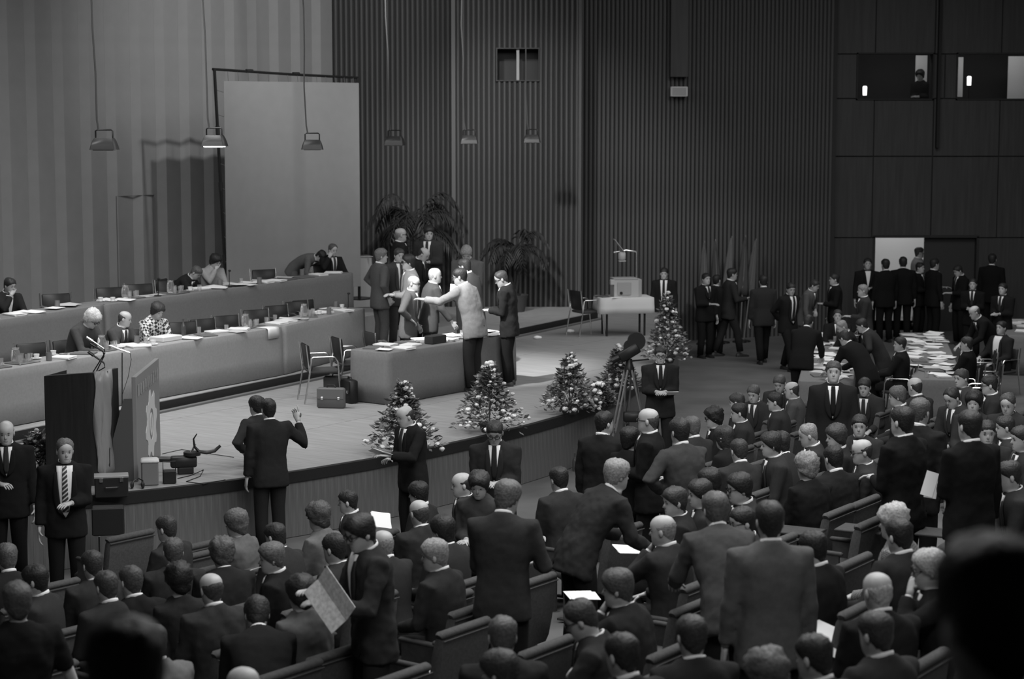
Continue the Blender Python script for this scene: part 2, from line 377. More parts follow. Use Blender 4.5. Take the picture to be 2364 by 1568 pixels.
# ------------------------------------------------------------------ stage
rim_px = [(-420, 1205), (-200, 1186), (0, 1168), (210, 1148), (375, 1131), (545, 1111), (690, 1090), (850, 1065), (1000, 1036), (1100, 1013), (1200, 989), (1300, 963), (1410, 932), (1450, 912), (1485, 885), (1520, 850), (1550, 815), (1568, 785)]
rim = [at(x, y, Z_STAGE) for x, y in rim_px]
def resample(pts, step):
    out = [pts[0].copy()]; acc = 0
    for a, b in zip(pts, pts[1:]):
        L = (b - a).length; d = (b - a) / L; s = step - acc
        while s <= L: out.append(a + d * s); s += step
        acc = (acc + L) % step
    return out
# smooth the traced edge
for _ in range(3):
    rim = [rim[0]] + [(rim[i - 1] + rim[i] * 2 + rim[i + 1]) / 4 for i in range(1, len(rim) - 1)] + [rim[-1]]
arc = resample(rim, 0.105)
stage = struct(obj('floor_stage', None))
plk = MB(); plk.box((0, 0.03, 0), (0.1035, 0.06, 0.655)); pkm = plk.mesh('plank', M_fascia)
for i in range(len(arc) - 1):
    c = (arc[i] + arc[i + 1]) / 2; d = arc[i + 1] - arc[i]; obj('plank', pkm, stage, (c.x, c.y, 0.335), math.atan2(d.y, d.x))
m = MB(); rings = []
for i, p in enumerate(arc):
    t_ = (arc[min(i + 1, len(arc) - 1)] - arc[max(i - 1, 0)]).normalized(); n = V((t_.y, -t_.x, 0))
    rings.append([p + n * 0.02 + V((0, 0, 0.004)), p + n * 0.02 + V((0, 0, -0.122)), p - n * 0.06 + V((0, 0, -0.122)), p - n * 0.06 + V((0, 0, 0.004))])
m.loft(rings); m.build('rim', M_rim, stage)
poly = [V((p.x, p.y)) for p in arc] + [V((arc[-1].x + 0.1, pC0.y)), V((pB1.x + 0.03, pC0.y)), V((pB1.x + 0.03, dB - 0.03)), V((pB0.x, dB - 0.03)), V((pA0.x, pA0.y - 0.05))] + [V(((cA - WD * 14.5).x, (cA - WD * 14.5).y))]
def clip(pl, n, c):                    # keep the side n.p <= c
    out = []
    for i in range(len(pl)):
        a, b = pl[i], pl[(i + 1) % len(pl)]; da, db = n.dot(a) - c, n.dot(b) - c
        if da <= 0: out.append(a)
        if da * db < 0: out.append(a + (b - a) * (da / (da - db)))
    return out
SD = V((0.56, 0.83)).normalized(); SND = V((-SD.y, SD.x))
us = [p.dot(SD) for p in poly]; vv = [p.dot(SND) for p in poly]
pu, pv = 4.2, 2.1; a0 = math.floor(min(us) / pu); b0 = math.floor(min(vv) / pv)
for i in range(a0, int(max(us) / pu) + 2):
    for j in range(b0, int(max(vv) / pv) + 2):
        u0, v0 = i * pu + (0.6 * (j % 2)), j * pv; g = 0.004
        pl = poly
        for n, c in ((SD, u0 + pu - g), (-SD, -(u0 + g)), (SND, v0 + pv - g), (-SND, -(v0 + g))):
            pl = clip(pl, n, c)
            if len(pl) < 3: break
        if len(pl) < 3: continue
        area = abs(sum(pl[k].x * pl[(k + 1) % len(pl)].y - pl[k].y * pl[(k + 1) % len(pl)].x for k in range(len(pl)))) / 2
        if area < 0.02: continue
        c = sum(pl, V((0, 0))) / len(pl); ca, sa = math.cos(-math.atan2(SD.y, SD.x)), math.sin(-math.atan2(SD.y, SD.x))
        loc = [((p - c).x * ca - (p - c).y * sa, (p - c).x * sa + (p - c).y * ca) for p in pl]
        MB().prism(loc, -0.03, 0).build('floor_board', M_board, stage, False, (c.x, c.y, Z_STAGE)).rotation_euler = (0, 0, math.atan2(SD.y, SD.x))
# risers
e1 = [at(375, 950, Z_STAGE), at(655, 891, Z_STAGE), at(1380, 737, Z_STAGE)]
d_ = (e1[1] - e1[0]).normalized(); eL = e1[0] - d_ * 9.0
def xy(p): return (p.x, p.y)
bL = cA - WD * 14.5
rp = [xy(eL), xy(e1[0]), xy(e1[1]), xy(e1[2]), (pB1.x, dB - 0.06), (pB0.x, dB - 0.06), (pA0.x, pA0.y - 0.1), (bL.x, bL.y)]
t = struct(obj('floor_riser', None))
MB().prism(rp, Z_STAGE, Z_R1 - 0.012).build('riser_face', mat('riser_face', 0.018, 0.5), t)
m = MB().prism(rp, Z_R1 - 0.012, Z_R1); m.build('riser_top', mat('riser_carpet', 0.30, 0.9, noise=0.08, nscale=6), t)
MB().tube([e1[0] - d_ * 9 + V((0.07, -0.05, 0.012)), e1[0] + V((0.07, -0.05, 0.012)), e1[1] + V((0.07, -0.05, 0.012)), e1[2] + V((0.07, -0.05, 0.012))], 0.03, 6).build('riser_shadow', mat('shadow_grey', 0.12), t)  # grey strip modelling the shadow along the foot of the riser
# second riser under the rear tables
ra, rb, rc = at(0, 738, Z_R2 + 0.75), at(239, 704, Z_R2 + 0.75), at(818, 630, Z_R2 + 0.75)
dR = (rc - rb).normalized(); nR = V((-dR.y, dR.x, 0))
f0 = rb - dR * 9 - nR * 0.35; f1 = rc + dR * 0.5 - nR * 0.35; bk = (cA - SN * 0.12)
q = [f0, f1, f1 + nR * 3.3, f0 + nR * 3.3]
m = MB().prism([xy(p) for p in q], Z_R1, Z_R2); struct(m.build('floor_riser_rear', mat('riser_carpet', 0.30, 0.9, noise=0.08, nscale=6)))
# ================================================================== PEOPLE
def lerp(a, b, t): return a + (b - a) * t
def interp(tab, z):
    if z <= tab[0][0]: return tab[0][1:]
    for p, q in zip(tab, tab[1:]):
        if z <= q[0]:
            t = (z - p[0]) / (q[0] - p[0]); return tuple(lerp(p[i], q[i], t) for i in range(1, len(p)))
    return tab[-1][1:]
HEAD = [(-.15, .060, .050, .062), (-.115, .058, .056, .064), (-.106, .050, .078, .066), (-.095, .050, .090, .068), (-.078, .058, .093, .072), (-.05, .066, .093, .080), (-.02, .071, .091, .090),
        (.01, .075, .089, .097), (.04, .077, .093, .100), (.07, .074, .087, .098), (.095, .061, .070, .084), (.112, .039, .046, .057), (.119, .018, .02, .026)]
HZ = [-.15, -.115, -.106, -.095, -.078, -.05, -.03, -.012, .008, .028, .05, .07, .085, .097, .106, .113, .119]
NH = 26
def gauss(x, s): return math.exp(-(x / s) ** 2)
def head_pt(z, th):
    w_, fr, bk = interp(HEAD, z); c, s_ = math.cos(th), math.sin(th)
    e = 2 / 2.25
    x = w_ * math.copysign(abs(s_) ** e, s_); y = (fr if c > 0 else bk) * math.copysign(abs(c) ** e, c)
    if c > 0.2:
        y += -.009 * (gauss(abs(th if th < math.pi else th - 2 * math.pi) - .42, .2) * gauss(z - .012, .015)) + .004 * gauss(z - .035, .012) * c + .004 * gauss(z + .092, .012) * gauss(x, .02)
    return V((x, y, z))
def hairline(style, th):
    c = math.cos(th)
    f, s_, b = {'short': (.064, -.012, -.088), 'full': (.060, -.03, -.095), 'recede': (.098, -.005, -.085), 'thin': (.100, .0, -.08), 'bald': (.3, -.008, -.085),
                'woman': (.056, -.045, -.105), 'curly': (.055, -.04, -.10), 'long': (.06, -.12, -.15), 'fringe': (.3, .0, -.085)}[style]
    return s_ + (f - s_) * (c ** 1.1) if c > 0 else s_ + (b - s_) * (-c)
THICK = {'short': .008, 'full': .015, 'recede': .009, 'thin': .007, 'bald': .007, 'woman': .021, 'curly': .024, 'long': .020, 'fringe': .006}
def head_mesh(mb, M, c, shut=True):
    rings = [[c + M @ head_pt(z, 2 * math.pi * k / NH) for k in range(NH)] for z in HZ]
    mb.loft(rings)
    P = lambda x, y, z: c + M @ V((x, y, z))
    mb.add([P(0, .086, .020), P(0, .116, -.022), P(-.017, .086, -.030), P(.017, .086, -.030), P(0, .094, -.036), P(-.008, .086, .0), P(.008, .086, .0)],
           [(0, 5, 1), (0, 1, 6), (5, 2, 1), (6, 1, 3), (1, 2, 4), (1, 4, 3), (2, 3, 4)])
    for s in (-1, 1):
        mb.ellip(P(s * .031, .081, .009), (.012, .006, .0045), 6, 4, M, 1)
        mb.ellip(P(s * .078, -.006, -.006), (.008, .020, .031), 6, 4, M)
    mb.ellip(P(0, .090, -.057), (.024, .007, .005), 6, 3, M, 2)
def hair_mesh(mb, M, c, style, rnd):
    px_ = rnd.uniform(0, 6)
    th = THICK[style]; rings = []; zs = [z for z in HZ if z > -.11]
    if style == 'long': zs = [-.15, -.12] + zs
    ny_ = .012 if style == 'curly' else (.006 if style in ('woman', 'long') else .0035)
    top = {'bald': .045, 'fringe': .03}.get(style)
    for z in zs:
        ring = []
        for k in range(NH):
            a = 2 * math.pi * k / NH; hl = hairline(style, a)
            mk = min(1, max(0, (z - hl) / .018 + .5))
            if top is not None:
                lim = top + .025 * (-math.cos(a)); mk *= min(1, max(0, (lim - z) / .015 + .5))
                if math.cos(a) > .55: mk = 0
            p = head_pt(max(z, -.115), a); p.z = z
            n = V((p.x / .0058, p.y / .0095, z / .0145 if z > 0 else 0)); n.normalize()
            t = th * (0.75 + .5 * max(0, z / .12)) * (1.0 if style not in ('woman', 'curly') else (1.25 - .4 * max(0, math.cos(a))))
            ring.append(c + M @ (p + n * (-.007 + mk * (.007 + max(.0045, t + rnd.uniform(-ny_, ny_) + .002 * math.sin(a * 9 + z * 60) + .0025 * math.sin(a * 3 + px_))))))
        rings.append(ring)
    mb.loft(rings)
    if style in ('short', 'full', 'recede', 'thin', 'bald', 'fringe'):
        for s in (-1, 1): mb.ellip(c + M @ V((s * .031, .088, .030)), (.017, .005, .004), 6, 3, M)
def two_bone(a, t, l1, l2, hint):
    d = t - a; L = d.length
    if L > (l1 + l2) * .995: t = a + d * ((l1 + l2) * .995 / L); d = t - a; L = d.length
    L = max(L, abs(l1 - l2) + .02); dn = d.normalized(); x = (l1 * l1 - l2 * l2 + L * L) / (2 * L); h = math.sqrt(max(0, l1 * l1 - x * x))
    p = hint - dn * hint.dot(dn)
    if p.length < 1e-4: p = V((0, 1, 0)) - dn * dn.y
    p.normalize(); return a + dn * x + p * h, t
def hand_mesh(mb, w_, d, pn, side, curl=.5, s=1.0, point=False):
    d = d.normalized(); pn = (pn - d * pn.dot(d)).normalized(); sd = d.cross(pn) * side      # sd points to the thumb side
    rings = []
    for l, hw, ht in ((-.02, .026, .022), (.015, .032, .018), (.05, .042, .015), (.088, .043, .012), (.098, .040, .009)):
        c = w_ + d * l * s
        rings.append([c + sd * (hw * s * math.cos(a)) + pn * (ht * s * math.sin(a)) for a in [2 * math.pi * k / 8 for k in range(8)]])
    mb.loft(rings)
    def finger(base, dr, ln, r, cu):
        pts = [base]; q = dr.normalized(); rads = [r]
        for i, f in enumerate((.45, .32, .23)):
            ang = cu * (0.5, 0.9, 0.7)[i]
            q = (q * math.cos(ang) + pn * math.sin(ang)).normalized() if i == 0 else (q * math.cos(ang) + (pn - q * pn.dot(q)).normalized() * math.sin(ang)).normalized()
            pts.append(pts[-1] + q * ln * f); rads.append(r * (.92, .85, .6)[i])
        mb.tube(pts, rads, 6)
    for i, (o, ln) in enumerate(((.031, .078), (.011, .086), (-.010, .08), (-.030, .062))):
        finger(w_ + (d * .09 + sd * o) * s, d + sd * o * 1.5, ln * s, .0088 * s, 0.05 if (point and i == 0) else (1.2 if point else curl))
    finger(w_ + (d * .03 + sd * .034) * s, d * .75 + sd * .75 + pn * .25, .065 * s, .0105 * s, curl * .6)
JK = [(-.36, .212, .140), (-.2, .210, .142), (0, .200, .138), (.28, .182, .124), (.55, .206, .138), (.78, .220, .134), (.87, .214, .122), (.94, .182, .108), (1.0, .124, .094), (1.05, .084, .082)]
_ctex = []
for i in range(4):
    tx = bpy.data.textures.new('fold%d' % i, 'CLOUDS'); tx.noise_scale = (.10, .13, .16, .12)[i]; tx.noise_depth = 2; tx.noise_basis = ('BLENDER_ORIGINAL', 'ORIGINAL_PERLIN', 'IMPROVED_PERLIN', 'VORONOI_F2_F1')[i] if i < 3 else 'BLENDER_ORIGINAL'; _ctex.append(tx)
ARM = {'down': (.07, .05, -.55), 'lap': (-.06, .30, -.36), 'front': (-.13, .26, -.28), 'hip': (.02, .04, -.34), 'pocket': (.05, .05, -.46), 'table': (-.04, .40, -.30), 'chin': (-.17, .17, .03),
       'back': (-.10, -.20, -.42), 'read': (-.10, .34, -.20), 'rest': (.05, .32, -.33), 'cross': (-.24, .22, -.22)}
HINT = {'hip': (1.0, -.35, -.1), 'pocket': (.7, -.7, -.2), 'chin': (.5, .5, -.9)}
PEOPLE = []
def person(label, px, py, floor, face, pose='stand', s=1.0, lean=0, side=0, hy=0, hp=0, arms=('down', 'down'), hair='short', hg=.02, suit=.03, tr=None, vee=.50, tie=.03, shirt=True,
           glasses=False, fem=False, stride=0, skin=None, near=False, sitz=.45, group=None, pattern=None, tiepat=None, armh=None, lapel=True, chair='auto', open_=1.0, bare=False, wx_=None, point=None, dist=None, fit=True, push=0):
    vee = vee * .65 if vee is not None and vee > .3 else vee; rnd = random.Random(int(px * 7 + py * 13)); sit = pose == 'sit'; skin = skin or M_skin
    L = R(lean); hip = .92 if not sit else sitz + .085; k = .90 if fem else 1.0
    phi = lambda t: L * (.55 + .45 * min(1, max(0, t) / .6))
    TL = .53
    # spine
    pts = {}; p = V((0, 0, hip)); n = 24; sp = [p.copy()]
    for i in range(n):
        a = phi((i + .5) / n); p = p + V((0, math.sin(a), math.cos(a))) * (TL / n); sp.append(p.copy())
    def spine(t):
        if t < 0:
            a = phi(0) * .8; return V((0, 0, hip)) + V((0, math.sin(a), math.cos(a))) * (t * TL)
        if t >= 1:
            a = phi(1); return sp[-1] + V((0, math.sin(a), math.cos(a))) * ((t - 1) * TL)
        f = t * n; i = int(f); return sp[i].lerp(sp[min(i + 1, n)], f - i)
    sx = lambda t: math.sin(R(side)) * max(0, t) * TL
    def ring(t, kk=1.0, N=20, ew=2.5):
        w_, d_ = interp(JK, t); a = phi(t); c = spine(t) + V((sx(t), 0, 0)); w_ *= kk * (k if t < .9 else .93 * k if fem else 1); d_ *= kk
        if sit and t < .1: d_ *= 1.12
        ya = V((0, math.cos(a), -math.sin(a))); out = []
        for j in range(N):
            th = 2 * math.pi * j / N; cs, sn = math.cos(th), math.sin(th); e = 2 / ew
            out.append(c + V((w_ * math.copysign(abs(cs) ** e, cs), 0, 0)) + ya * (d_ * math.copysign(abs(sn) ** e, sn)))
        return out
    def front_pt(t, x, off):
        w_, d_ = interp(JK, t); a = phi(t); ya = V((0, math.cos(a), -math.sin(a))); w_ *= k
        y = d_ * max(0, 1 - min(1, abs(x) / w_) ** 2.5) ** (1 / 2.5)
        return spine(t) + V((sx(t) + x, 0, 0)) + ya * (y + off)
    # head
    an = phi(1) * .75 + R(hp) * .35; nb = spine(1.0) + V((sx(1.0), 0, 0))
    Mh = Matrix.Rotation(R(hy), 3, 'Z') @ Matrix.Rotation(-(phi(1) * .4 + R(hp)), 3, 'X') @ Matrix.Rotation(R(-side * .5), 3, 'Y')
    hc = nb + V((0, math.sin(an), math.cos(an))) * .028 + Mh @ V((0, .026, .110))
    Mh = Mh * .985
    _z0 = hc.z
    rz = R(face)
    # find the place: the head must show at its pixel and the feet or the seat stand on the floor
    Rm = RZ(rz); r = ray(px, py)
    if dist and fit:
        P = V((0, 0, HC)) + r * (dist / r.y); s = min(1.12, max(.86, (P.z - floor_z(floor, P.x, P.y)) / hc.z))
    hc_local = hc * s; o = Rm @ hc_local
    if dist:
        P = V((0, 0, HC)) + r * (dist / r.y); root = P - o; root.z = floor_z(floor, root.x, root.y) if fit else root.z
    else:
        lo, hi = 2.0, 60.0
        for _ in range(50):
            mid = (lo + hi) / 2; P = V((0, 0, HC)) + r * (mid / r.y); root = P - o
            if root.z > floor_z(floor, root.x, root.y): lo = mid
            else: hi = mid
        if push:
            lo += push; P = V((0, 0, HC)) + r * (lo / r.y); s = min(1.12, max(.86, (P.z - floor_z(floor, P.x, P.y)) / hc.z)); hc_local = hc * s; o = Rm @ hc_local
        root = V((0, 0, HC)) + r * (lo / r.y) - o; root.z = floor_z(floor, root.x, root.y)
    E = thing('person', label, 'person', root, rz, group)
    S = lambda q: V(q) * s
    # joints
    sh = {}; el = {}; wr = {}
    for i, sg in enumerate((1, -1)):                      # arms = (right, left): local +X is the person's right
        a = arms[i]; c = spine(.885) + V((sx(.885), 0, 0)); sh[i] = c + V((sg * .184 * k, 0, 0))
        tg = ARM[a] if isinstance(a, str) else a; T = sh[i] + V((sg * tg[0], tg[1], tg[2]))
        hn = HINT.get(a, (.45, -.55, -.55)) if isinstance(a, str) else (.45, -.45, -.6)
        if armh and armh[i]: hn = armh[i]
        el[i], wr[i] = two_bone(sh[i], T, .295, .255, V((sg * hn[0], hn[1], hn[2])))
    hips = {}; kn = {}; an_ = {}
    for i, sg in enumerate((1, -1)):
        hips[i] = V((sg * .092 * k, 0, hip - .03))
        if sit: T = V((sg * .11, .40 if not wx_ else wx_, .085)); hn = V((0, .5, 1))
        else: T = V((sg * (.105 if not stride else .08), sg * stride, .085)); hn = V((0, 1, 0))
        kn[i], an_[i] = two_bone(hips[i], T, .43 if sit else .402, .42 if sit else .40, hn)
    # ---- body: one figure under the clothes
    b = MB()
    rr = [ring(t, .80, 10) for t in (-.12, .1, .3, .55, .8, .92)] + [ring(1.0, .7, 10)]
    b.loft(rr); head_mesh(b, Mh, hc)
    b.tube([spine(.9) + V((sx(.9), 0, 0)), nb, hc + Mh @ V((0, -.008, -.13))], [.058, .056, .054], 10)
    for i, sg in enumerate((1, -1)):
        fd = (wr[i] - el[i]).normalized()
        b.tube([sh[i], sh[i].lerp(el[i], .5), el[i], el[i].lerp(wr[i], .4), wr[i]], [.052, .045, .038, .036, .026], 8)
        b.tube([hips[i], hips[i].lerp(kn[i], .5), kn[i], kn[i].lerp(an_[i], .35), an_[i]], [.075, .066, .05, .048, .032], 8)
        pn = V((-sg * .8, 0, -.3)) if fd.z < -.6 else (V((0, -.3, -1)) if abs(fd.z) < .6 else V((-sg * .5, -.8, 0)))
        hand_mesh(b, wr[i] + fd * .02, fd, pn, sg, .45 if not point or point != i + 1 else .9, 1.0, point == i + 1)
    b.v = [tuple(V(q) * s) for q in b.v]; b.build('body', [skin, M_eye, M_lip], E, 'all')
    hm = MB(); hair_mesh(hm, Mh, hc, hair, rnd); hm.v = [tuple(V(q) * s) for q in hm.v]; hm.build('hair', hairm(hg), E, 'all')
    if glasses:
        g = MB()
        for sg in (-1, 1):
            cc = hc + Mh @ V((sg * .032, .098, .008))
            pp = [cc + Mh @ V((.024 * math.cos(q), 0, .018 * math.sin(q))) for q in [2 * math.pi * j / 10 for j in range(11)]]
            g.tube(pp, .0042, 5); g.tube([hc + Mh @ V((sg * .055, .096, .012)), hc + Mh @ V((sg * .079, .02, .012)), hc + Mh @ V((sg * .079, -.01, .008))], .003, 5)
        g.tube([hc + Mh @ V((-.01, .1, .012)), hc + Mh @ V((.01, .1, .012))], .003, 5)
        g.v = [tuple(V(q) * s) for q in g.v]; g.build('glasses', M_black, E, True)
    # ---- clothes
    cm = pattern or cloth(suit); j = MB()
    t0 = -.36 if not sit else -.16
    if fem and not sit: t0 = -.25
    j.loft([ring(t) for t in [t0, -.14 if sit else -.2, 0, .15, .3, .45, .6, .72, .82, .89, .95, 1.0, 1.05]])
    for i, sg in enumerate((1, -1)):
        fd = (wr[i] - el[i]).normalized(); ud = (el[i] - sh[i]).normalized(); cuff = wr[i] - fd * .015
        a0 = sh[i] + V((-sg * .05, 0, .004)); k2 = k
        if bare and i == 0:
            j.tube([a0, sh[i] + V((sg * .012, 0, .006)), sh[i].lerp(el[i], .5), sh[i].lerp(el[i], .9)], [.062, .070, .064, .060], 12); continue
        j.tube([a0, sh[i] + V((sg * .012, 0, .006)), sh[i].lerp(el[i], .35), sh[i].lerp(el[i], .75), el[i] + (ud - fd) * .012, el[i].lerp(wr[i], .3), el[i].lerp(wr[i], .7), cuff],
               [.062 * k2, .074 * k2, .070 * k2, .062 * k2, .060 * k2, .057, .052, .050] if not bare else [.062, .070, .064, .058, .054, .05, .045, .042], 12)
    nc = nb + V((0, -.004, .012)); ya = V((0, math.cos(an), -math.sin(an))); za = V((0, math.sin(an), math.cos(an)))
    j.loft([[nc + V((q[0] * rr_, 0, 0)) + ya * (q[1] * rr_) + za * (hz - .022 * q[1]) for q in [(math.cos(2 * math.pi * m_ / 14), math.sin(2 * math.pi * m_ / 14)) for m_ in range(14)]] for rr_, hz in ((.096, -.045), (.074, .016))])
    j.v = [tuple(V(q) * s) for q in j.v]; jo = j.build('jacket' if not fem else 'blouse', cm, E, 'all')
    rm = jo.modifiers.new('fuse', 'REMESH'); rm.mode = 'VOXEL'; rm.voxel_size = .0165 if near else .024; rm.use_smooth_shade = True
    sm = jo.modifiers.new('ease', 'SMOOTH'); sm.factor = .5; sm.iterations = 4 if near else 2
    if near:
        dm = jo.modifiers.new('folds', 'DISPLACE'); dm.texture = _ctex[rnd.randrange(4)]; dm.strength = .032; dm.mid_level = .5
    # collar
    if shirt:
        cl_ = .0 if not sit or rnd.random() < .5 else rnd.uniform(.006, .016)
        c_ = MB(); ring_ = lambda r_, h_: [nc + V((math.cos(q) * r_, 0, 0)) + ya * (math.sin(q) * r_) + za * (h_ - .02 * math.sin(q)) for q in [2 * math.pi * m_ / 16 for m_ in range(16)]]
        c_.loft([ring_(.062, -.01), ring_(.064, .016 - cl_), ring_(.061, .031 - cl_), ring_(.056, .028 - cl_)], False, False)
        c_.v = [tuple(V(q) * s) for q in c_.v]; c_.build('collar', M_white, E, 'all')
    face_cam = math.cos(rz) < .45
    if shirt and face_cam and vee is not None:
        def strip(ts, f0, f1, off, N=6):
            m_ = MB(); rows = [[front_pt(t, lerp(f0(t), f1(t), q / N), off) for q in range(N + 1)] for t in ts]
            back = [[front_pt(t, lerp(f0(t), f1(t), q / N), off - .012) for q in range(N, -1, -1)] for t in ts]
            m_.loft([a_ + b_ for a_, b_ in zip(rows, back)]); m_.v = [tuple(V(q) * s) for q in m_.v]; return m_
        hw = lambda t: lerp(.004, .058 * open_, min(1, max(0, (t - vee) / (.97 - vee))) ** (.8 if open_ <= 1.1 else .35))
        ts = [lerp(vee, 1.0, q / 9) for q in range(10)]
        strip(ts, lambda t: -hw(t), hw, .011).build('shirt', M_white, E, 'all')
        if tie is not None:
            tw = lambda t: .022 + .012 * (1 - (t - vee) / (1 - vee)) if t < .93 else .02
            strip([t for t in ts if t > vee + .02] + [1.0], lambda t: -min(tw(t), hw(t)), lambda t: min(tw(t), hw(t)), .021, 3).build('tie', tiepat or cloth(tie), E, 'all')
        if lapel:
            for sg in (-1, 1):
                wd_ = lambda t: .05 * math.sin(math.pi * min(1, max(0.02, (t - vee) / (1.02 - vee)) ** .7)) + .006
                strip(ts[:-1], lambda t: sg * (hw(t) - .004), lambda t: sg * (hw(t) + wd_(t)), .015, 3).build('lapel', cm, jo, 'all')
    tm = cloth(tr if tr is not None else suit * .85); q_ = MB()
    q_.loft([ring(t, .95, 16) for t in ((-.30, -.2, -.05, .12) if not sit else (-.2, -.1, .0, .12))])
    for i, sg in enumerate((1, -1)):
        if fem: rd = [.10, .098, .085, .075, .05]
        else: rd = [.098, .092, .078, .072, .066]
        q_.tube([hips[i] + (V((0, 0, .03)) if not sit else V((0, -.03, 0))), hips[i].lerp(kn[i], .5), kn[i], kn[i].lerp(an_[i], .45), an_[i] + V((0, 0, -.02))], rd, 10)
    q_.v = [tuple(V(v_) * s) for v_ in q_.v]; q_.build('trousers' if not fem else 'skirt', tm, E, 'all')
    for i, sg in enumerate((1, -1)):
        f_ = MB(); A = an_[i]; rows = []
        for y_, w_, h_ in ((-.075, .028, .05), (-.05, .036, .075), (.0, .038, .085), (.07, .043, .055), (.13, .042, .04), (.175, .026, .025)):
            rows.append([V((A.x + w_ * c0, A.y + y_, z0 * h_ + .0)) for c0, z0 in ((-1, 0), (-1, .55), (-.6, 1), (.6, 1), (1, .55), (1, 0))])
        f_.loft(rows); f_.v = [tuple(V(v_) * s) for v_ in f_.v]; f_.build('shoe', M_black, E, True)
    PEOPLE.append(dict(o=E, root=root, rz=rz, sit=sit, floor=floor, chair=chair, face=face, wr={i: root + Rm @ (wr[i] * s) for i in wr}, head=root + o))
    return E
# classes of look-alikes that only their place tells apart
G_BACK = 'dark-suited listeners with their backs turned in the audience'
L_BACK = 'person in dark suit seated in the audience chairs, back turned'
G_PROF = 'dark-suited listeners turned sideways in the audience'
L_PROF = 'person in dark suit seated in the audience chairs, turned sideways'
G_FRNT = 'dark-suited listeners turned round in the audience'
L_FRNT = 'person in dark suit in the audience chairs, turned round away from the stage'
G_STND = 'dark-suited people standing by the flags and doors'
L_STND = 'person in dark suit standing on the hall floor near the doors'
def aud(px, py, dface=0, cls='b', **kw):
    kw.setdefault('pose', 'sit'); kw.setdefault('arms', ('lap', 'lap')); kw.setdefault('suit', .03); kw.setdefault('lean', 7); kw.setdefault('hp', 5)
    lab = kw.pop('label', None); grp = kw.pop('group', None)
    if lab is None: lab, grp = {'b': (L_BACK, G_BACK), 'p': (L_PROF, G_PROF), 'f': (L_FRNT, G_FRNT)}[cls]
    x = (px - CX) / F_PX * 16
    return person(lab, px, py, kw.pop('floor', 'rake'), row_face(x, 16) + dface, group=grp, **kw)

# ---- on the stage: front table
person('person in dark patterned dress and glasses writing at the front table', 212, 737, 'r1', -125, 'sit', lean=28, hp=28, arms=('table', 'table'), hair='curly', hg=.5, suit=.06, fem=True, shirt=False, glasses=True, chair=None, hy=10, dist=27.45)
person('person in grey suit and tie seated at the front table, hands on the cloth', 288, 737, 'r1', -122, 'sit', s=1.0, lean=20, hp=8, hy=30, arms=('table', 'table'), hair='bald', hg=.05, suit=.06, chair=None, dist=28.1)
person('person in bold checked jacket seated at the front table', 363, 719, 'r1', -140, 'sit', s=.98, lean=20, hp=18, hy=10, arms=('table', 'table'), hair='woman', hg=.03, pattern=checks('bold_checks', .03, .6, 26), fem=True, shirt=False, chair=None, dist=28.8)
# rear table
person('person in dark suit and white shirt at the rear table, hand on chin', 22, 660, 'r2', -140, 'sit', lean=10, hp=14, hy=20, arms=('chin', 'table'), hair='short', suit=.02, vee=.3, tie=None, chair=None, dist=28.9)
person('person in dark suit bending towards a neighbour at the rear table', 452, 630, 'r2', -105, 'sit', lean=46, hp=22, arms=('table', 'table'), hair='short', hg=.08, suit=.02, chair=None, dist=32.9)
person('person in pale blouse leaning on the rear table', 497, 604, 'r2', -150, 'sit', lean=16, hp=22, hy=25, arms=('chin', 'table'), hair='woman', hg=.015, suit=.30, fem=True, shirt=False, chair=None, dist=33.5)
person('person in mid-grey suit bent over the rear table beside the screen', 740, 592, 'r2', -112, 'stand', lean=76, hp=28, arms=((0, .2, -.42), (0, .2, -.42)), hair='full', hg=.012, suit=.11, tr=.1, dist=36.0)
person('person in dark suit at the end of the rear table, hand to head', 768, 578, 'r2', -140, 'sit', lean=6, hp=12, arms=((-.03, .16, .06), 'table'), hair='recede', hg=.08, suit=.015, vee=.1, tie=.05, open_=1.1, chair=None, dist=36.0)
# group round the small table
person('person in grey suit, hand in pocket, back turned, by the front table end', 880, 592, 'r1', -62, s=1.02, arms=('pocket', 'hip'), hair='full', hg=.12, suit=.075, tr=.05, hy=-15, dist=33.1)
person('person in open dark jacket, white shirt and dark tie in the group on stage', 921, 590, 'r1', -150, s=1.0, arms=('pocket', 'pocket'), hair='short', hg=.04, suit=.05, vee=.02, open_=1.25, tie=.05, hp=10, dist=33.7)
person('person in pale jacket and dark glasses facing the open-jacketed speaker', 943, 607, 'stage', 105, s=.98, arms=('front', 'front'), hair='full', hg=.02, suit=.22, glasses=True, dist=32.5)
person('person in grey coat with a hand on the hip, glasses, at the small table', 955, 655, 'stage', -100, s=.95, lean=6, arms=('hip', 'pocket'), hair='bald', hg=.2, suit=.075, glasses=True, hy=-10, hp=6, vee=.35, dist=30.4)
person('person in charcoal suit reaching down to the papers on the small table', 1004, 637, 'stage', -72, s=1.0, lean=8, arms=((.02, .24, -.48), 'down'), hair='fringe', hg=.3, suit=.06, hy=-8, dist=30.9)
person('person in dark suit and glasses standing in front of the tall palm', 925, 543, 'r1', -75, s=1.06, arms=('down', 'front'), hair='fringe', hg=.2, suit=.02, glasses=True, vee=.6, dist=36.8)
person('tall person in dark suit with white shirt beneath the tall palm', 990, 537, 'r1', 170, s=1.08, lean=4, hp=14, hy=20, arms=('down', 'front'), hair='full', hg=.015, suit=.035, vee=.05, open_=1.1, tie=.04, dist=37.0)
person('person in black suit with bowed head in the middle of the stage group', 978, 588, 'r1', -110, s=1.0, lean=8, hp=30, arms=('down', 'front'), hair='bald', hg=.03, suit=.018, vee=.55, dist=34.5)
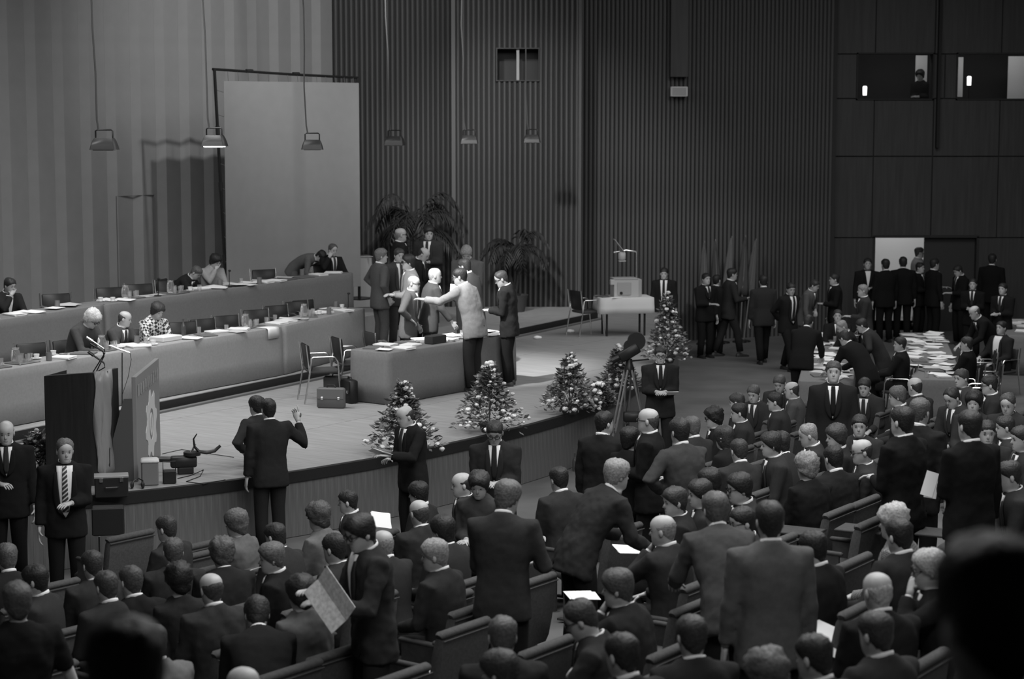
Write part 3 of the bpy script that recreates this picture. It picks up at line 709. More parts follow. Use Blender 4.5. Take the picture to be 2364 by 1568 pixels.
person('person in tweed-grey jacket looking down at the far side of the group', 1077, 583, 'stage', 165, s=1.06, lean=6, hp=34, hy=10, arms=('front', 'front'), hair='full', hg=.22, suit=.10, vee=.6, dist=34.2)
person('person in grey suit behind the pale-jacketed speaker, back half turned', 1073, 616, 'stage', 60, s=1.0, lean=12, hp=10, arms=('front', 'front'), hair='short', hg=.025, suit=.055, dist=32.0)
person('person in pale grey jacket and dark trousers stretching out an arm over the table', 1062, 640, 'stage', 62, s=1.03, lean=20, hp=4, hy=18, arms=('down', (.06, .50, -.12)), hair='short', hg=.018, suit=.20, tr=.02, glasses=True, near=True, dist=29.75)
person('person in black suit and glasses looking down at the end of the small table', 1158, 645, 'stage', 82, s=1.02, lean=5, hp=22, hy=10, arms=('front', 'front'), hair='recede', hg=.04, suit=.02, tr=.014, glasses=True, near=True, vee=.6, dist=30.25)
# hall floor, right of the stage
person('person in dark suit, white shirt and dark tie behind the projector table', 1533, 632, 'hall', 172, arms=('down', 'down'), hair='short', suit=.015, vee=.02, open_=1.3, tie=.02, hp=10)
st = dict(group=G_STND)
person(L_STND, 1630, 645, 'hall', -150, arms=('front', 'down'), suit=.014, hg=.015, vee=.8, **st)
person(L_STND, 1655, 648, 'hall', -40, arms=('down', 'down'), suit=.014, s=.99, **st, push=.5)
person('person in charcoal suit walking past the flags holding a paper', 1690, 634, 'hall', -78, stride=.24, lean=5, arms=((.0, .28, -.25), 'down'), suit=.028, s=1.05, hg=.02)
person('person in charcoal jacket walking away from the camera beyond the flags', 1762, 650, 'hall', 8, stride=.16, arms=('down', 'down'), suit=.028, tr=.012, s=1.02)
person('person in open black jacket with badge and white shirt, hands behind the back', 1826, 668, 'hall', -145, stride=.2, lean=4, hy=-20, hp=14, arms=('back', 'back'), suit=.014, vee=.0, open_=1.25, tie=.02, s=1.0)
person('person in light grey suit stooping with a hand on the hip by the press table', 1880, 660, 'hall', -120, lean=16, arms=('down', 'hip'), suit=.09, hg=.03, hp=14, s=.97, vee=.6)
person(L_STND, 1926, 646, 'hall', 95, arms=('down', 'front'), suit=.012, vee=.5, **st)
person('person in dark suit facing the hall beside the bright doorway', 2003, 610, 'hall', 178, arms=('down', 'front'), suit=.012, vee=.55, tie=None, s=1.06, push=.4)
person('person in brownish grey jacket and white shirt by the press tables, seen in profile', 1992, 672, 'hall', 88, arms=('down', 'front'), suit=.035, hg=.2, vee=.2, lean=4)
person(L_STND, 2044, 612, 'hall', 15, arms=('down', 'down'), suit=.010, s=1.05, **st)
person(L_STND, 2085, 607, 'hall', -5, arms=('down', 'down'), suit=.010, s=1.06, hair='short', **st)
person('person in pale grey suit walking through the bright doorway', 2122, 584, 0.25, -85, arms=('down', 'down'), suit=.2, tr=.15, s=1.06, hg=.05, dist=dD + .55, fit=False)
person(L_STND, 2158, 611, 'hall', -70, arms=('down', 'front'), suit=.010, s=1.05, **st)
person(L_STND, 2212, 626, 'hall', 110, arms=('down', 'front'), suit=.010, hp=24, **st)
person(L_STND, 2246, 657, 'hall', 160, arms=('front', 'front'), suit=.010, s=.95, **st)
person('tall person in black suit with white collar standing at the side wall', 2291, 600, 'hall', -25, arms=('down', 'down'), suit=.009, s=1.08)
person(L_STND, 2315, 668, 'hall', 140, arms=('front', 'front'), suit=.012, s=.96, **st)
person(L_STND, 2124, 619, 'hall', -130, arms=('front', 'front'), suit=.010, s=1.0, **st, push=.5)
# round the press tables
LP, GP = 'person in dark suit seated at the press tables covered with papers', 'people seated at the press tables'
pp = dict(group=GP, chair='hall')
person(LP, 1934, 730, 'hall', 170, 'sit', arms=('table', 'table'), suit=.012, vee=.6, **pp)
person(LP, 1944, 756, 'hall', 100, 'sit', lean=20, hp=20, arms=('table', 'table'), suit=.015, hg=.22, hair='recede', **pp)
person('person in long black coat leaning over the end of the press table', 1866, 744, 'hall', -25, lean=34, hp=8, arms=((.0, .3, -.42), (0, .3, -.42)), suit=.011, s=1.0)
person('person in black suit bending across the press table', 1950, 782, 'hall', 40, lean=48, hp=14, arms=((0, .35, -.38), (0, .35, -.38)), suit=.012, s=1.0)
person('person in dark grey jacket bending with a hand on the hip at the press table', 1990, 752, 'hall', 75, lean=36, hp=10, arms=((0, .35, -.3), 'hip'), suit=.03, s=1.0, push=.6)
person(LP, 2078, 796, 'hall', 70, 'sit', hy=20, arms=('table', 'table'), suit=.014, **pp)
person('person in black suit leaning on both hands over the second press table', 2250, 722, 'hall', 100, lean=38, hp=8, arms=((0, .3, -.42), (0, .3, -.42)), suit=.010, hair='bald', hg=.06, s=1.02, push=.6)
person(LP, 2232, 795, 'hall', 65, 'sit', arms=('table', 'table'), suit=.010, **pp)
person('person in open dark jacket and white shirt seated behind the second press table', 2312, 758, 'hall', 125, 'sit', lean=-4, arms=('table', 'lap'), suit=.02, vee=.0, open_=1.4, tie=None, chair='hall')
# ---- standing along the stage front
person('person in black suit with back turned, raising a finger towards the stage', 620, 946, 'hall', 25, s=1.02, arms=((.20, .14, .02), 'down'), armh=((.7, -.1, -.9), None), hair='short', hg=.014, suit=.020, tr=.018, point=1, near=True, stride=.0)
person('person in dark jacket standing close behind the one raising a finger', 592, 938, 'hall', 50, s=1.0, arms=('front', 'hip'), hair='full', hg=.014, suit=.03, near=True, dist=23.2)
person('person in black suit holding a sheet out over the stage edge', 936, 962, 'hall', 128, s=1.0, lean=4, hp=16, hy=-8, arms=('front', (-.02, .40, -.20)), hair='bald', hg=.03, suit=.014, vee=.55, near=True)
person('person in dark suit and heavy glasses looking down in front of the stage', 1142, 1000, 'hall', 176, s=1.06, hp=24, arms=('front', 'front'), hair='short', hg=.02, suit=.022, vee=.45, glasses=True, near=True, tie=.02)
person('person in black suit, white shirt and striped tie standing by the sound equipment', 150, 1042, 'hall', -168, s=1.02, arms=('down', 'front'), hair='recede', hg=.10, suit=.012, vee=.05, open_=1.35, tiepat=stripes('tie_stripes', .03, .5, 9), near=True, hy=10, hp=8)
person('person in black suit with badge at the stage beside the striped tie', 14, 1000, 'hall', -170, s=1.05, hp=12, arms=('front', 'down'), hair='bald', hg=.03, suit=.011, vee=.7, near=True)
person('person in dark suit with glasses standing by the tripod, holding a note', 1525, 820, 'hall', 178, s=1.02, arms=('front', 'front'), hair='short', hg=.02, suit=.02, vee=.55, glasses=True, near=True, hp=10, tie=.02)
person('person in black suit with a white collar standing by the tripod, back turned', 1395, 978, 'rake', -25, s=1.0, hy=-30, arms=('down', 'down'), hair='short', hg=.014, suit=.016, near=True)
person('person in black suit and glasses standing and facing a darker listener', 1496, 972, 'rake', 75, s=1.03, arms=('front', 'front'), hair='fringe', hg=.06, suit=.012, glasses=True, near=True, vee=.6)
person('person in black dress standing between two black suits', 1454, 1015, 'rake', -40, s=.94, arms=('down', 'down'), hair='woman', hg=.012, suit=.012, fem=True, shirt=False, push=.45)
person('person in long charcoal coat bending sideways over the seats with papers', 1424, 1098, 'rake', -62, s=1.04, lean=40, hp=-8, arms=((.0, .30, -.40), (0, .26, -.36)), hair='full', hg=.22, suit=.028, tr=.012, near=True)
person('person in charcoal jacket standing between the seats, back turned', 1172, 1150, 'rake', -12, s=1.03, lean=4, hp=12, hy=-22, arms=((.02, .26, -.32), 'front'), hair='full', hg=.10, suit=.032, tr=.012, near=True)
person('person in fine knitted grey cardigan looking down between the seats', 1106, 1122, 'rake', 160, s=.93, hp=18, hy=10, arms=('front', 'front'), hair='woman', hg=.02, suit=.04, fem=True, shirt=False, near=True)
person('person in dark suit and glasses standing with an open newspaper', 832, 1232, 'rake', 112, s=1.03, lean=4, hp=16, hy=12, arms=('read', (.02, .34, -.22)), hair='full', hg=.014, suit=.028, tr=.02, glasses=True, near=True, vee=.55, tie=None)
person('person in light grey creased jacket standing with back turned', 1777, 1205, 'rake', 8, s=1.03, arms=('down', 'down'), hair='short', hg=.02, suit=.095, tr=.02, near=True)
person('person in mid-grey jacket bending forward between the seats, back turned', 1652, 1180, 'rake', 12, s=1.0, lean=36, hp=-6, arms=((.06, .32, -.36), (.02, .34, -.36)), hair='full', hg=.08, suit=.062, tr=.015, near=True)
person('person in black coat with back turned, white collar, standing right of the rows', 2083, 975, 'rake', 40, s=1.05, arms=('front', 'front'), hair='short', hg=.012, suit=.009, near=True)
person('person in dark suit standing behind the black coat, looking the other way', 2124, 952, 'rake', -40, s=1.03, arms=('down', 'down'), hair='short', hg=.07, suit=.014, near=True)
person('person in black suit standing with back turned, a paper at the side', 2238, 985, 'rake', 25, s=1.05, arms=('down', 'front'), hair='short', hg=.012, suit=.008, near=True)
person('person in dark suit and tie standing at a row end facing the hall', 1924, 860, 'rake', 172, s=1.05, arms=('down', 'down'), hair='short', hg=.05, suit=.016, vee=.5, tie=.012)
person('person in grey jacket standing half turned beyond the bald-headed row', 1569, 998, 'rake', 30, s=1.0, lean=10, arms=('front', 'hip'), hair='full', hg=.02, suit=.045, near=True)
person('person in dark dress with a bare forearm hanging down at the aisle', 40, 1392, 'rake', 25, s=1.0, arms=((.20, .10, -.50), 'front'), hair='full', hg=.06, suit=.010, shirt=False, bare=True, near=True)
# ---- seated audience
aud(385, 1222, 10, hg=.03, near=True)
aud(545, 1210, 15, hair='woman', hg=.09, suit=.11, fem=True, shirt=False, near=True, label='person in pale tweed suit seated in the front row, back turned')
aud(735, 1195, 5, hair='curly', hg=.06, suit=.12, fem=True, shirt=False, near=True, label='person in light woollen coat and earrings seated in the front row')
aud(400, 1276, -35, hg=.06, near=True)
aud(512, 1280, -25, lean=12, hair='curly', hg=.07, near=True, suit=.02)
aud(636, 1240, 5, lean=16, hg=.02, s=.98)
aud(628, 1290, 28, 'p', hair='full', hg=.09, hy=20, near=True, label='person in black suit with a cigarette between the lips', suit=.014)
aud(804, 1162, 30, 'p', hg=.016, s=.97, push=.25)
aud(772, 1268, 5, hg=.016, lean=10)
aud(884, 1258, -10, hair='fringe', hg=.2, s=.97, lean=8)
aud(488, 1362, -18, hair='fringe', hg=.04, suit=.032, near=True, label='person in charcoal suit seated squarely, back turned, beside the dark blouse')
aud(412, 1342, -15, hair='curly', hg=.012, suit=.02, fem=True, shirt=False, near=True, label='person in dark blouse resting an arm on the chair beside the charcoal suit')
aud(694, 1372, -12, hair='woman', hg=.016, suit=.10, fem=True, shirt=False, near=True, label='person in soft grey sweater seated with the back turned')
aud(594, 1420, -40, lean=38, hp=16, hair='full', hg=.02, suit=.016, near=True, label='person in black jacket bending down sideways over a chair')
aud(214, 1306, -15, hg=.03, near=True)
aud(246, 1356, -10, hg=.04)
aud(304, 1344, -15, hg=.05, suit=.014, near=True)
aud(82, 1342, 30, 'p', hair='full', hg=.012)
aud(16, 1290, -20, hair='full', hg=.08, suit=.02)
aud(966, 1144, 15, hair='full', hg=.012, suit=.025, push=.5)
aud(968, 1186, -20, hair='fringe', hg=.05, suit=.028, near=True)
aud(1022, 1226, 0, hair='full', hg=.015)
aud(1004, 1284, 8, 'p', hair='full', hg=.22, hy=22, near=True, suit=.026, label='person in dark suit seated sideways in the row before the charcoal jacket')
aud(1066, 1120, 35, 'p', hair='bald', hg=.02, near=True, hy=15)
aud(1290, 1108, -20, hair='short', hg=.014, suit=.03, near=True, label='person in charcoal suit seated alone in the front row by the aisle')
aud(1160, 1472, -45, hair='short', hg=.07, suit=.024, near=True)
aud(1155, 1556, 10, hair='full', hg=.03, near=True)
aud(1342, 1432, 25, 'p', hair='recede', hg=.03, hp=24, lean=10, glasses=True, near=True, arms=('lap', (0, .38, -.34)), label='person in dark suit and glasses looking down, forearm stretched forward')
aud(1426, 1360, 10, 'p', hair='full', hg=.06, lean=12, hy=10, arms=('lap', 'chin'), near=True, suit=.022, label='person in dark suit resting the cheek on one hand')
aud(1436, 1515, -15, hg=.02, near=True)
aud(1597, 1472, -40, hair='short', hg=.03, suit=.024, near=True)
aud(1770, 1562, -15, hair='curly', hg=.10, near=True, suit=.02)
aud(1880, 1520, -10, hg=.02, near=True)
aud(2022, 1466, -20, hg=.03, suit=.032, near=True, arms=('lap', (.1, .3, -.2)), label='person in grey suit with an arm laid along the next chair')
aud(2026, 1368, -35, hair='fringe', hg=.35, suit=.016, near=True)
aud(2144, 1316, 30, 'p', hair='full', hg=.32, glasses=True, near=True, arms=('lap', 'chin'), suit=.016, label='person in dark suit and glasses touching the cheek beside a black silhouette')
aud(2076, 1240, -25, hg=.012, suit=.024, near=True, arms=((.1, .3, -.3), (.24, .22, -.3)), label='person in charcoal jacket with an elbow propped on the chair back')
aud(2062, 1208, 0, hair='curly', hg=.34, pattern=checks('hound_checks', .05, .22, 90), fem=True, shirt=False, near=True, label='person in houndstooth jacket seated at a folding writing tablet')
aud(1878, 1268, -10, hg=.012, suit=.012, near=True)
aud(1530, 1226, -5, 'p', hair='bald', hg=.2, hy=20, lean=6, arms=('lap', 'chin'), near=True, suit=.03, label='person in grey suit seated with both hands at the mouth')
aud(1558, 1160, 32, 'p', hair='full', hg=.03, hy=18, near=True, suit=.02)
aud(1616, 1142, 32, 'p', hair='full', hg=.02, hy=10)
aud(1638, 1114, 20, 'p', hair='full', hg=.014)
aud(1708, 1132, 36, 'p', hair='full', hg=.014, hy=10, glasses=True, near=True, suit=.03, label='person in dark suit and broad black glasses seated sideways', push=-.35)
aud(1714, 1208, 38, 'p', hair='short', hg=.014, glasses=True, near=True, hy=12)
aud(1706, 1042, -35, hair='thin', hg=.03, suit=.034, near=True, label='person in charcoal suit sitting upright with a bald patch visible')
aud(1672, 1012, -5, hair='long', hg=.03, suit=.015, fem=True, shirt=False, label='person in black dress with long straight hair')
aud(1804, 1028, -25, hair='full', hg=.02, lean=14, push=.45)
aud(1780, 1030, 40, 'p', hair='full', hg=.02, push=-.2)
aud(1862, 1080, -25, hair='curly', hg=.20, suit=.012, fem=True, shirt=False, near=True, label='person in black suit with fluffy pale hair seated beside empty chairs')
aud(1866, 1006, 30, 'p', hair='thin', hg=.2, hp=14)
aud(1924, 1060, -30, hg=.012, suit=.015, near=True)
aud(1990, 1044, 26, 'p', hair='bald', hg=.03, glasses=True, hy=12, near=True)
aud(1930, 1010, 34, 'p', hair='woman', hg=.04, suit=.02, fem=True, shirt=True, label='person in dark dress with a wide white collar', hy=10)
aud(1984, 984, 110, 'f', vee=.7)
aud(1648, 966, 36, 'p', hair='curly', hg=.012, glasses=True, suit=.015)
aud(1597, 988, -20, hair='full', hg=.09)
aud(1706, 956, 30, 'p', hg=.014, push=.35)
aud(1702, 930, 10, hg=.03)
aud(1740, 910, 95, 'f', hg=.06, vee=.6, hp=14)
aud(1800, 886, 100, 'f', hg=.06, hp=20, vee=.6, floor='hall')
aud(1828, 902, 20, 'p', hair='bald', hg=.03, suit=.07, label='person in light grey suit seated at the end of a row near the aisle', floor='hall')
aud(1790, 928, 20, 'p', hg=.014)
aud(1996, 894, 100, 'f', hg=.02, lean=14, hp=10, vee=.5)
aud(2072, 916, 20, 'p', hair='full', hg=.08)
aud(2112, 894, -20, hair='fringe', hg=.03)
aud(2220, 874, 60, 'p', hg=.04, suit=.05, label='person in light coat among the far right rows')
aud(2284, 890, 25, 'p', hg=.016, glasses=True)
aud(2198, 920, 70, 'f', hp=24, hair='recede', vee=.6)
aud(2248, 930, 100, 'f', hair='woman', fem=True, shirt=False, hg=.012)
aud(2327, 934, 90, 'f', hair='recede', hg=.05, hp=16, vee=.6)
aud(2278, 1000, 118, 'f', hg=.02, vee=.6)
aud(2321, 990, 25, 'p', hg=.02, push=.5)
aud(2358, 1014, 40, 'p', hg=.02)
aud(2330, 1100, 30, 'p', hg=.02, lean=10)
aud(352, 1486, -5, hg=.02, suit=.13, near=True, arms=('lap', 'lap'), label='person in light patterned jacket half hidden by a nearer head')
aud(562, 1590, 0, hair='fringe', hg=.2, near=True)
# ---- on the gallery close to the camera
person('person in dark clothes on the gallery, head close to the lens', 290, 1560, 2.72, 15, 'sit', arms=('lap', 'lap'), hair='full', hg=.03, suit=.012, near=True, hy=-12, chair=None, dist=4.3, fit=False, shirt=False)
person('person in black clothes on the gallery, a broad black silhouette', 2292, 1425, 2.72, 20, 'sit', arms=('lap', 'lap'), hair='full', hg=.005, suit=.005, near=True, chair=None, dist=3.1, fit=False, shirt=False, s=1.0)
# ---- in the booths
person('person in dark top sitting in the booth beside the narrow white board', 2124, 175, bz0 - .75, 150, 'sit', hp=16, arms=('front', 'front'), hair='woman', hg=.01, suit=.02, fem=True, shirt=False, chair=None, dist=dD + .85, fit=False)

# ---- labels of look-alikes: say beside whom each one sits or stands
import re
def short(l):
    l = l.replace('tall person', 'person')
    if not l.startswith('person in '): return None
    q = re.split(r',| (?:seated|standing|with|resting|looking|bending|sitting|half|touching|holding|on|at|between|among|walking|leaning|facing|close|behind|by|raising|stretching|writing|reaching|bent|stooping|beside|beneath|towards|through|under|over) ', l[10:])[0]
    return q if len(q.split()) <= 7 else None
_sh = {}
for p in PEOPLE:
    q = short(p['o']['label']) if 'group' not in p['o'] else None
    if q: _sh.setdefault(q, []).append(p)
REFS = [(q, v[0]) for q, v in _sh.items() if len(v) == 1]
def relation(pos, maxd=2.6):
    best = None
    for q, r in REFS:
        d = (pos - r['root']).to_2d(); L = d.length
        if 0.2 < L < maxd and (best is None or L < best[0]):
            f = row_face(r['root'].x, 16); f_ = d.dot(V((-math.sin(R(f)), math.cos(R(f))))); best = (L, ('beside' if abs(f_) < .5 else ('in front of' if f_ > 0 else 'behind')) + ' the ' + q)
    return best[1] if best else None
_seen = {}
for p in PEOPLE:
    if 'group' not in p['o']: continue
    rl = relation(p['root']); base = p['o']['label']
    kind = {L_BACK: 'person in dark suit seated, back turned,', L_PROF: 'person in dark suit seated sideways', L_FRNT: 'person in dark suit turned round', L_STND: 'person in dark suit standing', LP: 'person in dark suit at the press tables'}.get(base)
    if rl and kind: _seen.setdefault(kind + ' ' + rl, []).append(p)
for l, v in _seen.items():
    if len(l.split()) <= 16:
        for p in v: p['o']['label'] = l
# ================================================================== FURNITURE AND THINGS
def rotm(o, x=0, y=0, z=0): o.rotation_euler = (x, y, z); return o
# ---- auditorium chair
def make_hall_chair():
    t = thing('auditorium_chair', '', 'chair')
    tilt = Matrix.Rotation(R(9), 3, 'X')
    b = MB(); rings = []
    for z, th, wd in ((.30, .05, .27), (.36, .075, .282), (.5, .085, .285), (.70, .085, .285), (.80, .075, .283), (.825, .055, .28)):
        y = -.205 - (z - .3) * .16
        rings.append([V((x * wd, y - th / 2 + th * k, z)) for x, k in ((-1, .25), (-.96, 0), (.96, 0), (1, .25), (1, .75), (.96, 1), (-.96, 1), (-1, .75))])
    b.loft(rings); bk_ = b.build('backrest', M_seat, t, 50)
    r = MB(); r.tube([(-.284, -.292, .838), (-.27, -.293, .846), (.27, -.293, .846), (.284, -.292, .838)], [.030, .040, .040, .030], 10, flat=.8); r.build('top_roll', M_seat, bk_, 60)
    r = MB(); r.tube([(-.28, -.335, .812), (.28, -.335, .812)], .006, 5); r.build('piping', M_seatd, bk_)
    s = MB().bbox((0, .04, .405), (.50, .50, .09), .025); s.build('seat', M_seat, t, 50)
    for sg in (-1, 1):
        MB().bbox((sg * .272, .02, .60), (.045, .36, .035), .01).build('armrest', M_seatd, t, 50)
        f = MB(); f.box((sg * .272, .02, .30), (.03, .30, .58)); f.box((sg * .272, .02, .01), (.05, .42, .02)); f.build('side_frame', M_seatd, t)
    return t
HC0 = make_hall_chair(); _used = [False]
LC_E, GC_E = 'empty dark upholstered chair in the raked audience rows', 'empty chairs in the audience rows'
LC_O, GC_O = 'dark upholstered audience chair with somebody sitting in it', 'occupied chairs in the audience rows'
CH = []
def hall_chair(x, y, face, label, group):
    CH.append((x, y)); loc = (x, y, floor_z('rake', x, y))
    if not _used[0]:
        _used[0] = True; HC0.location = loc; HC0.rotation_euler = (0, 0, R(face)); HC0['label'] = label; HC0['group'] = group; return HC0
    return dup(HC0, loc, R(face), label, group)
for p in PEOPLE:
    if p['sit'] and p['chair'] == 'auto':
        f = row_face(p['root'].x, 16); fw = V((-math.sin(R(f)), math.cos(R(f)), 0)); q = p['root'] + fw * 0.04
        if any((V((a, b)) - V((q.x, q.y))).length < .42 for a, b in CH): continue
        lb = p['o']['label']
        rl = relation(p['root'])
        if 'group' in p['o']: hall_chair(q.x, q.y, f, ('audience chair under the dark suit ' + rl) if rl and len(rl.split()) < 11 else LC_O, GC_O)
        else: hall_chair(q.x, q.y, f, 'audience chair under the ' + ' '.join(lb.split(',')[0].split()[:11]), 'single chairs in use in the audience rows')
EMPTY = [(1244, 1211), (1034, 1370), (1231, 1330), (1269, 1391), (1070, 1436), (1260, 1479), (969, 1452), (921, 1546), (632, 1388), (551, 1352), (754, 1492), (745, 1330), (760, 1368), (1517, 1325), (1599, 1386), (1687, 1456),
         (1797, 1113), (1897, 1149), (1965, 1122), (2033, 1100), (1970, 1284), (2010, 1194), (1888, 1406), (2092, 1339), (2096, 1447), (1961, 1492), (2335, 1149), (1771, 986), (1812, 973), (1848, 950), (1880, 937), (1757, 1059),
         (1535, 1497), (1440, 1212), (130, 1420), (135, 1470), (120, 1350), (300, 1235), (100, 1535), (470, 1255), (1975, 950), (2280, 1060), (445, 1282)]
EC = []
for px, py in EMPTY:
    lo, hi = 4.0, 45.0; r = ray(px, py)
    for _ in range(40):
        mid = (lo + hi) / 2; P = V((0, 0, HC)) + r * (mid / r.y)
        if P.z > rake(P.x, P.y) + .855: lo = mid
        else: hi = mid
    f = row_face(P.x, 16); fw = V((-math.sin(R(f)), math.cos(R(f)), 0)); q = P + fw * .29
    if any((V((a, b)) - V((q.x, q.y))).length < .50 for a, b in CH): continue
    if any((V((a['root'].x, a['root'].y)) - V((q.x, q.y))).length < .38 for a in PEOPLE): continue
    rl = relation(q); EC.append(hall_chair(q.x, q.y, f, ('empty upholstered audience chair ' + rl) if rl and len(rl.split()) < 12 else LC_E, GC_E))

# ---- conference chair with chrome arms
def make_conf_chair():
    t = thing('conference_chair', '', 'chair')
    b = MB().bbox((0, -.215, .665), (.44, .035, .36), .012, Matrix.Rotation(R(8), 3, 'X')); b.build('backrest', M_vin, t, 50)
    MB().bbox((0, .02, .45), (.45, .44, .05), .015).build('seat', mat('seat_grey', .05, .8), t, 50)
    for sg in (-1, 1):
        x = sg * .245
        MB().tube([(x, -.30, 0), (x, -.225, .44), (x, -.20, .66), (x, -.17, .675), (x, .10, .675), (x, .15, .66), (x, .19, .60), (x, .24, 0)], .0125, 8).build('arm_frame', M_chrome, t, True)
        MB().tube([(x, -.225, .44), (x, -.27, .86)], .011, 8).build('back_post', M_chrome, t, True)
    MB().tube([(-.245, .215, .425), (.245, .215, .425)], .011, 8).build('front_rail', M_chrome, t, True)
    return t
CC0 = make_conf_chair(); _u2 = [False]
def conf_chair(loc, face, label, group=None):
    if not _u2[0]:
        _u2[0] = True; CC0.location = loc; CC0.rotation_euler = (0, 0, R(face)); CC0['label'] = label
        if group: CC0['group'] = group
        return CC0
    o = dup(CC0, loc, R(face), label, group); o.scale = (1, 1, 1)
    if not group and 'group' in o: del o['group']
    return o
def chair_at(px, py, zf, face, label, group=None, top=.84):
    P = at(px, py, zf + top); fw = V((-math.sin(R(face)), math.cos(R(face)), 0)); q = P + fw * .25; return conf_chair((q.x, q.y, zf), face, label, group)
for p in PEOPLE:
    if p['sit'] and p['chair'] is None and p['floor'] in ('r1', 'r2'):
        fw = V((-math.sin(p['rz']), math.cos(p['rz']), 0)); q = p['root'] + fw * .03
        conf_chair((q.x, q.y, p['root'].z), p['face'], 'dark-backed chair in use at the draped stage tables', 'occupied chairs at the stage tables')
    if p['sit'] and p['chair'] == 'hall':
        fw = V((-math.sin(p['rz']), math.cos(p['rz']), 0)); q = p['root'] + fw * .03
        conf_chair((q.x, q.y, 0), p['face'], 'dark chair in use at the paper-strewn press tables', 'occupied chairs at the press tables')
chair_at(702, 795, Z_STAGE, -72, 'empty chrome-armed chair standing free beside the briefcases')
chair_at(775, 780, Z_STAGE, -66, 'empty chrome-armed chair at the short end of the small table')
chair_at(853, 768, Z_STAGE, -62, 'empty chrome-armed chair behind the papers on the small table')
chair_at(1328, 672, Z_STAGE, -62, 'empty chrome-armed chair beside the projector table')
GHC, LHC = 'empty chairs beside the second press table', 'empty chair standing beside the second press table'
for px, py in ((2300, 868), (2312, 840), (2300, 812)): chair_at(px, py, 0, 80, LHC, GHC)

# ---- draped tables
def drape(name, label, P0, d, n, L, D, z0, z1, mt, seed=0, cat='tablecloth', amp=.008):
    rnd = random.Random(seed); m = MB(); N = max(24, int((2 * L + 2 * D) / .10)); rings = []
    def pt(s):
        per = 2 * (L + D); s %= per
        if s < L: return V((s, 0)), V((0, -1))
        if s < L + D: return V((L, s - L)), V((1, 0))
        if s < 2 * L + D: return V((L - (s - L - D), D)), V((0, 1))
        return V((0, D - (s - 2 * L - D))), V((-1, 0))
    ph = [rnd.uniform(0, 6.28) for _ in range(4)]
    for z, o, k in ((z1 + .004, -.03, 0), (z1 + .004, -.006, 0), (z1 - .01, .004, 0), (z1 - .12, .007, .3), (lerp(z0, z1, .4), .010, .7), (z0 + .012, .014, 1.0)):
        ring = []
        for i in range(N):
            s = i / N * 2 * (L + D); p, q = pt(s)
            r_ = (math.sin(s * 7 + ph[0]) * .5 + math.sin(s * 13 + ph[1]) * .35 + math.sin(s * 23 + ph[2]) * .25) * amp * k
            p = p + q * (o + r_ + amp * k); ring.append(P0 + d * p.x + n * p.y + V((0, 0, 0)))
            ring[-1].z = z
        rings.append(ring)
    m.loft(rings, True, False)
    o = m.build(name, mt, None, 'all'); md = o.modifiers.new('thick', 'SOLIDIFY'); md.thickness = .004; md.offset = -1
    return tag(o, label, cat)
def trestle(label, P0, d, n, L, D, z0, z1):
    t = thing('table', label, 'table', (P0.x, P0.y, z0), math.atan2(d.y, d.x))
    MB().box((L / 2, D / 2, z1 - z0 - .02), (L - .02, D - .02, .03)).build('tabletop', mat('table_wood', .2), t)
    for x in (.12, L - .12):
        for y in (.10, D - .10): MB().tube([(x, y, 0), (x, y, z1 - z0 - .035)], .02, 8).build('leg', M_dmetal, t)
    return t
def line_dir(a, b): d = b - a; d.z = 0; L = d.length; d.normalize(); return d, V((-d.y, d.x, 0)), L
TABS = {}
def draped(key, A, B, D, z0, z1, mt, lab, clab, seed=0, amp=.008):
    A = V((A.x, A.y, 0)); B = V((B.x, B.y, 0)); d, n, L = line_dir(A, B)
    trestle(lab, A + d * .02 + n * .02, d, n, L - .04, D - .04, z0, z1); drape('tablecloth', clab, A, d, n, L, D, z0, z1, mt, seed, amp=amp)
    TABS[key] = (A, d, n, L, D, z1 + .006)
b0, b1 = at(28, 985, Z_R1), at(655, 866, Z_R1); dF = (b1 - b0).normalized()
bc = at(843, 712, Z_R1 + .75)
draped('front_a', b0 - dF * 0.9, b1 - dF * .01, .52, Z_R1, Z_R1 + .75, M_table, 'long table on the lower riser hidden under pale cloth', 'pale grey cloth over the long front table', 1)
draped('front_b', b1 + dF * .02, bc, .52, Z_R1, Z_R1 + .75, M_table, 'shorter table continuing the long front table to the stage group', 'pale grey cloth over the shorter front table piece', 2)
draped('rear_a', ra - (rb - ra).normalized() * 1.5, rb, .5, Z_R2, Z_R2 + .75, M_table2, 'table at the wall end of the upper riser', 'dark grey cloth over the rear table by the wall', 3)
draped('rear_b', rb + dR * .05, rc, .5, Z_R2, Z_R2 + .75, M_table2, 'long table on the upper riser in front of the screen', 'dark grey cloth over the long rear table before the screen', 4)
c0 = at(898, 936, Z_STAGE); cd = V((.593, .805, 0)).normalized()
draped('small', c0, c0 + cd * 3.1, .74, Z_STAGE, Z_STAGE + .75, M_table2, 'small table on the stage that the group gathers round', 'grey cloth over the small table on the stage', 5)
p0, p1 = at(1843, 880, .75), at(1872, 768, .75)
def press(key, px0, py0, px1, py1, W, lab, clab):
    a, b = at(px0, py0, .75), at(px1, py1, .75); d, n, L = line_dir(V((a.x, a.y, 0)), V((b.x, b.y, 0)))
    A = V((a.x, a.y, 0)) - n * W; draped(key, A, A + d * L, W, 0.0, .75, M_table2, lab, clab, 9)
press('press_a', 1843, 880, 1874, 768, .85, 'press table nearest the stage, under cloth', 'grey cloth over the press table nearest the stage')
press('press_b', 2108, 876, 2078, 768, .80, 'second press table in the hall, under cloth', 'grey cloth over the second press table')
press('press_c', 2322, 775, 2300, 735, .9, 'third press table at the far side of the hall', 'grey cloth over the third press table')


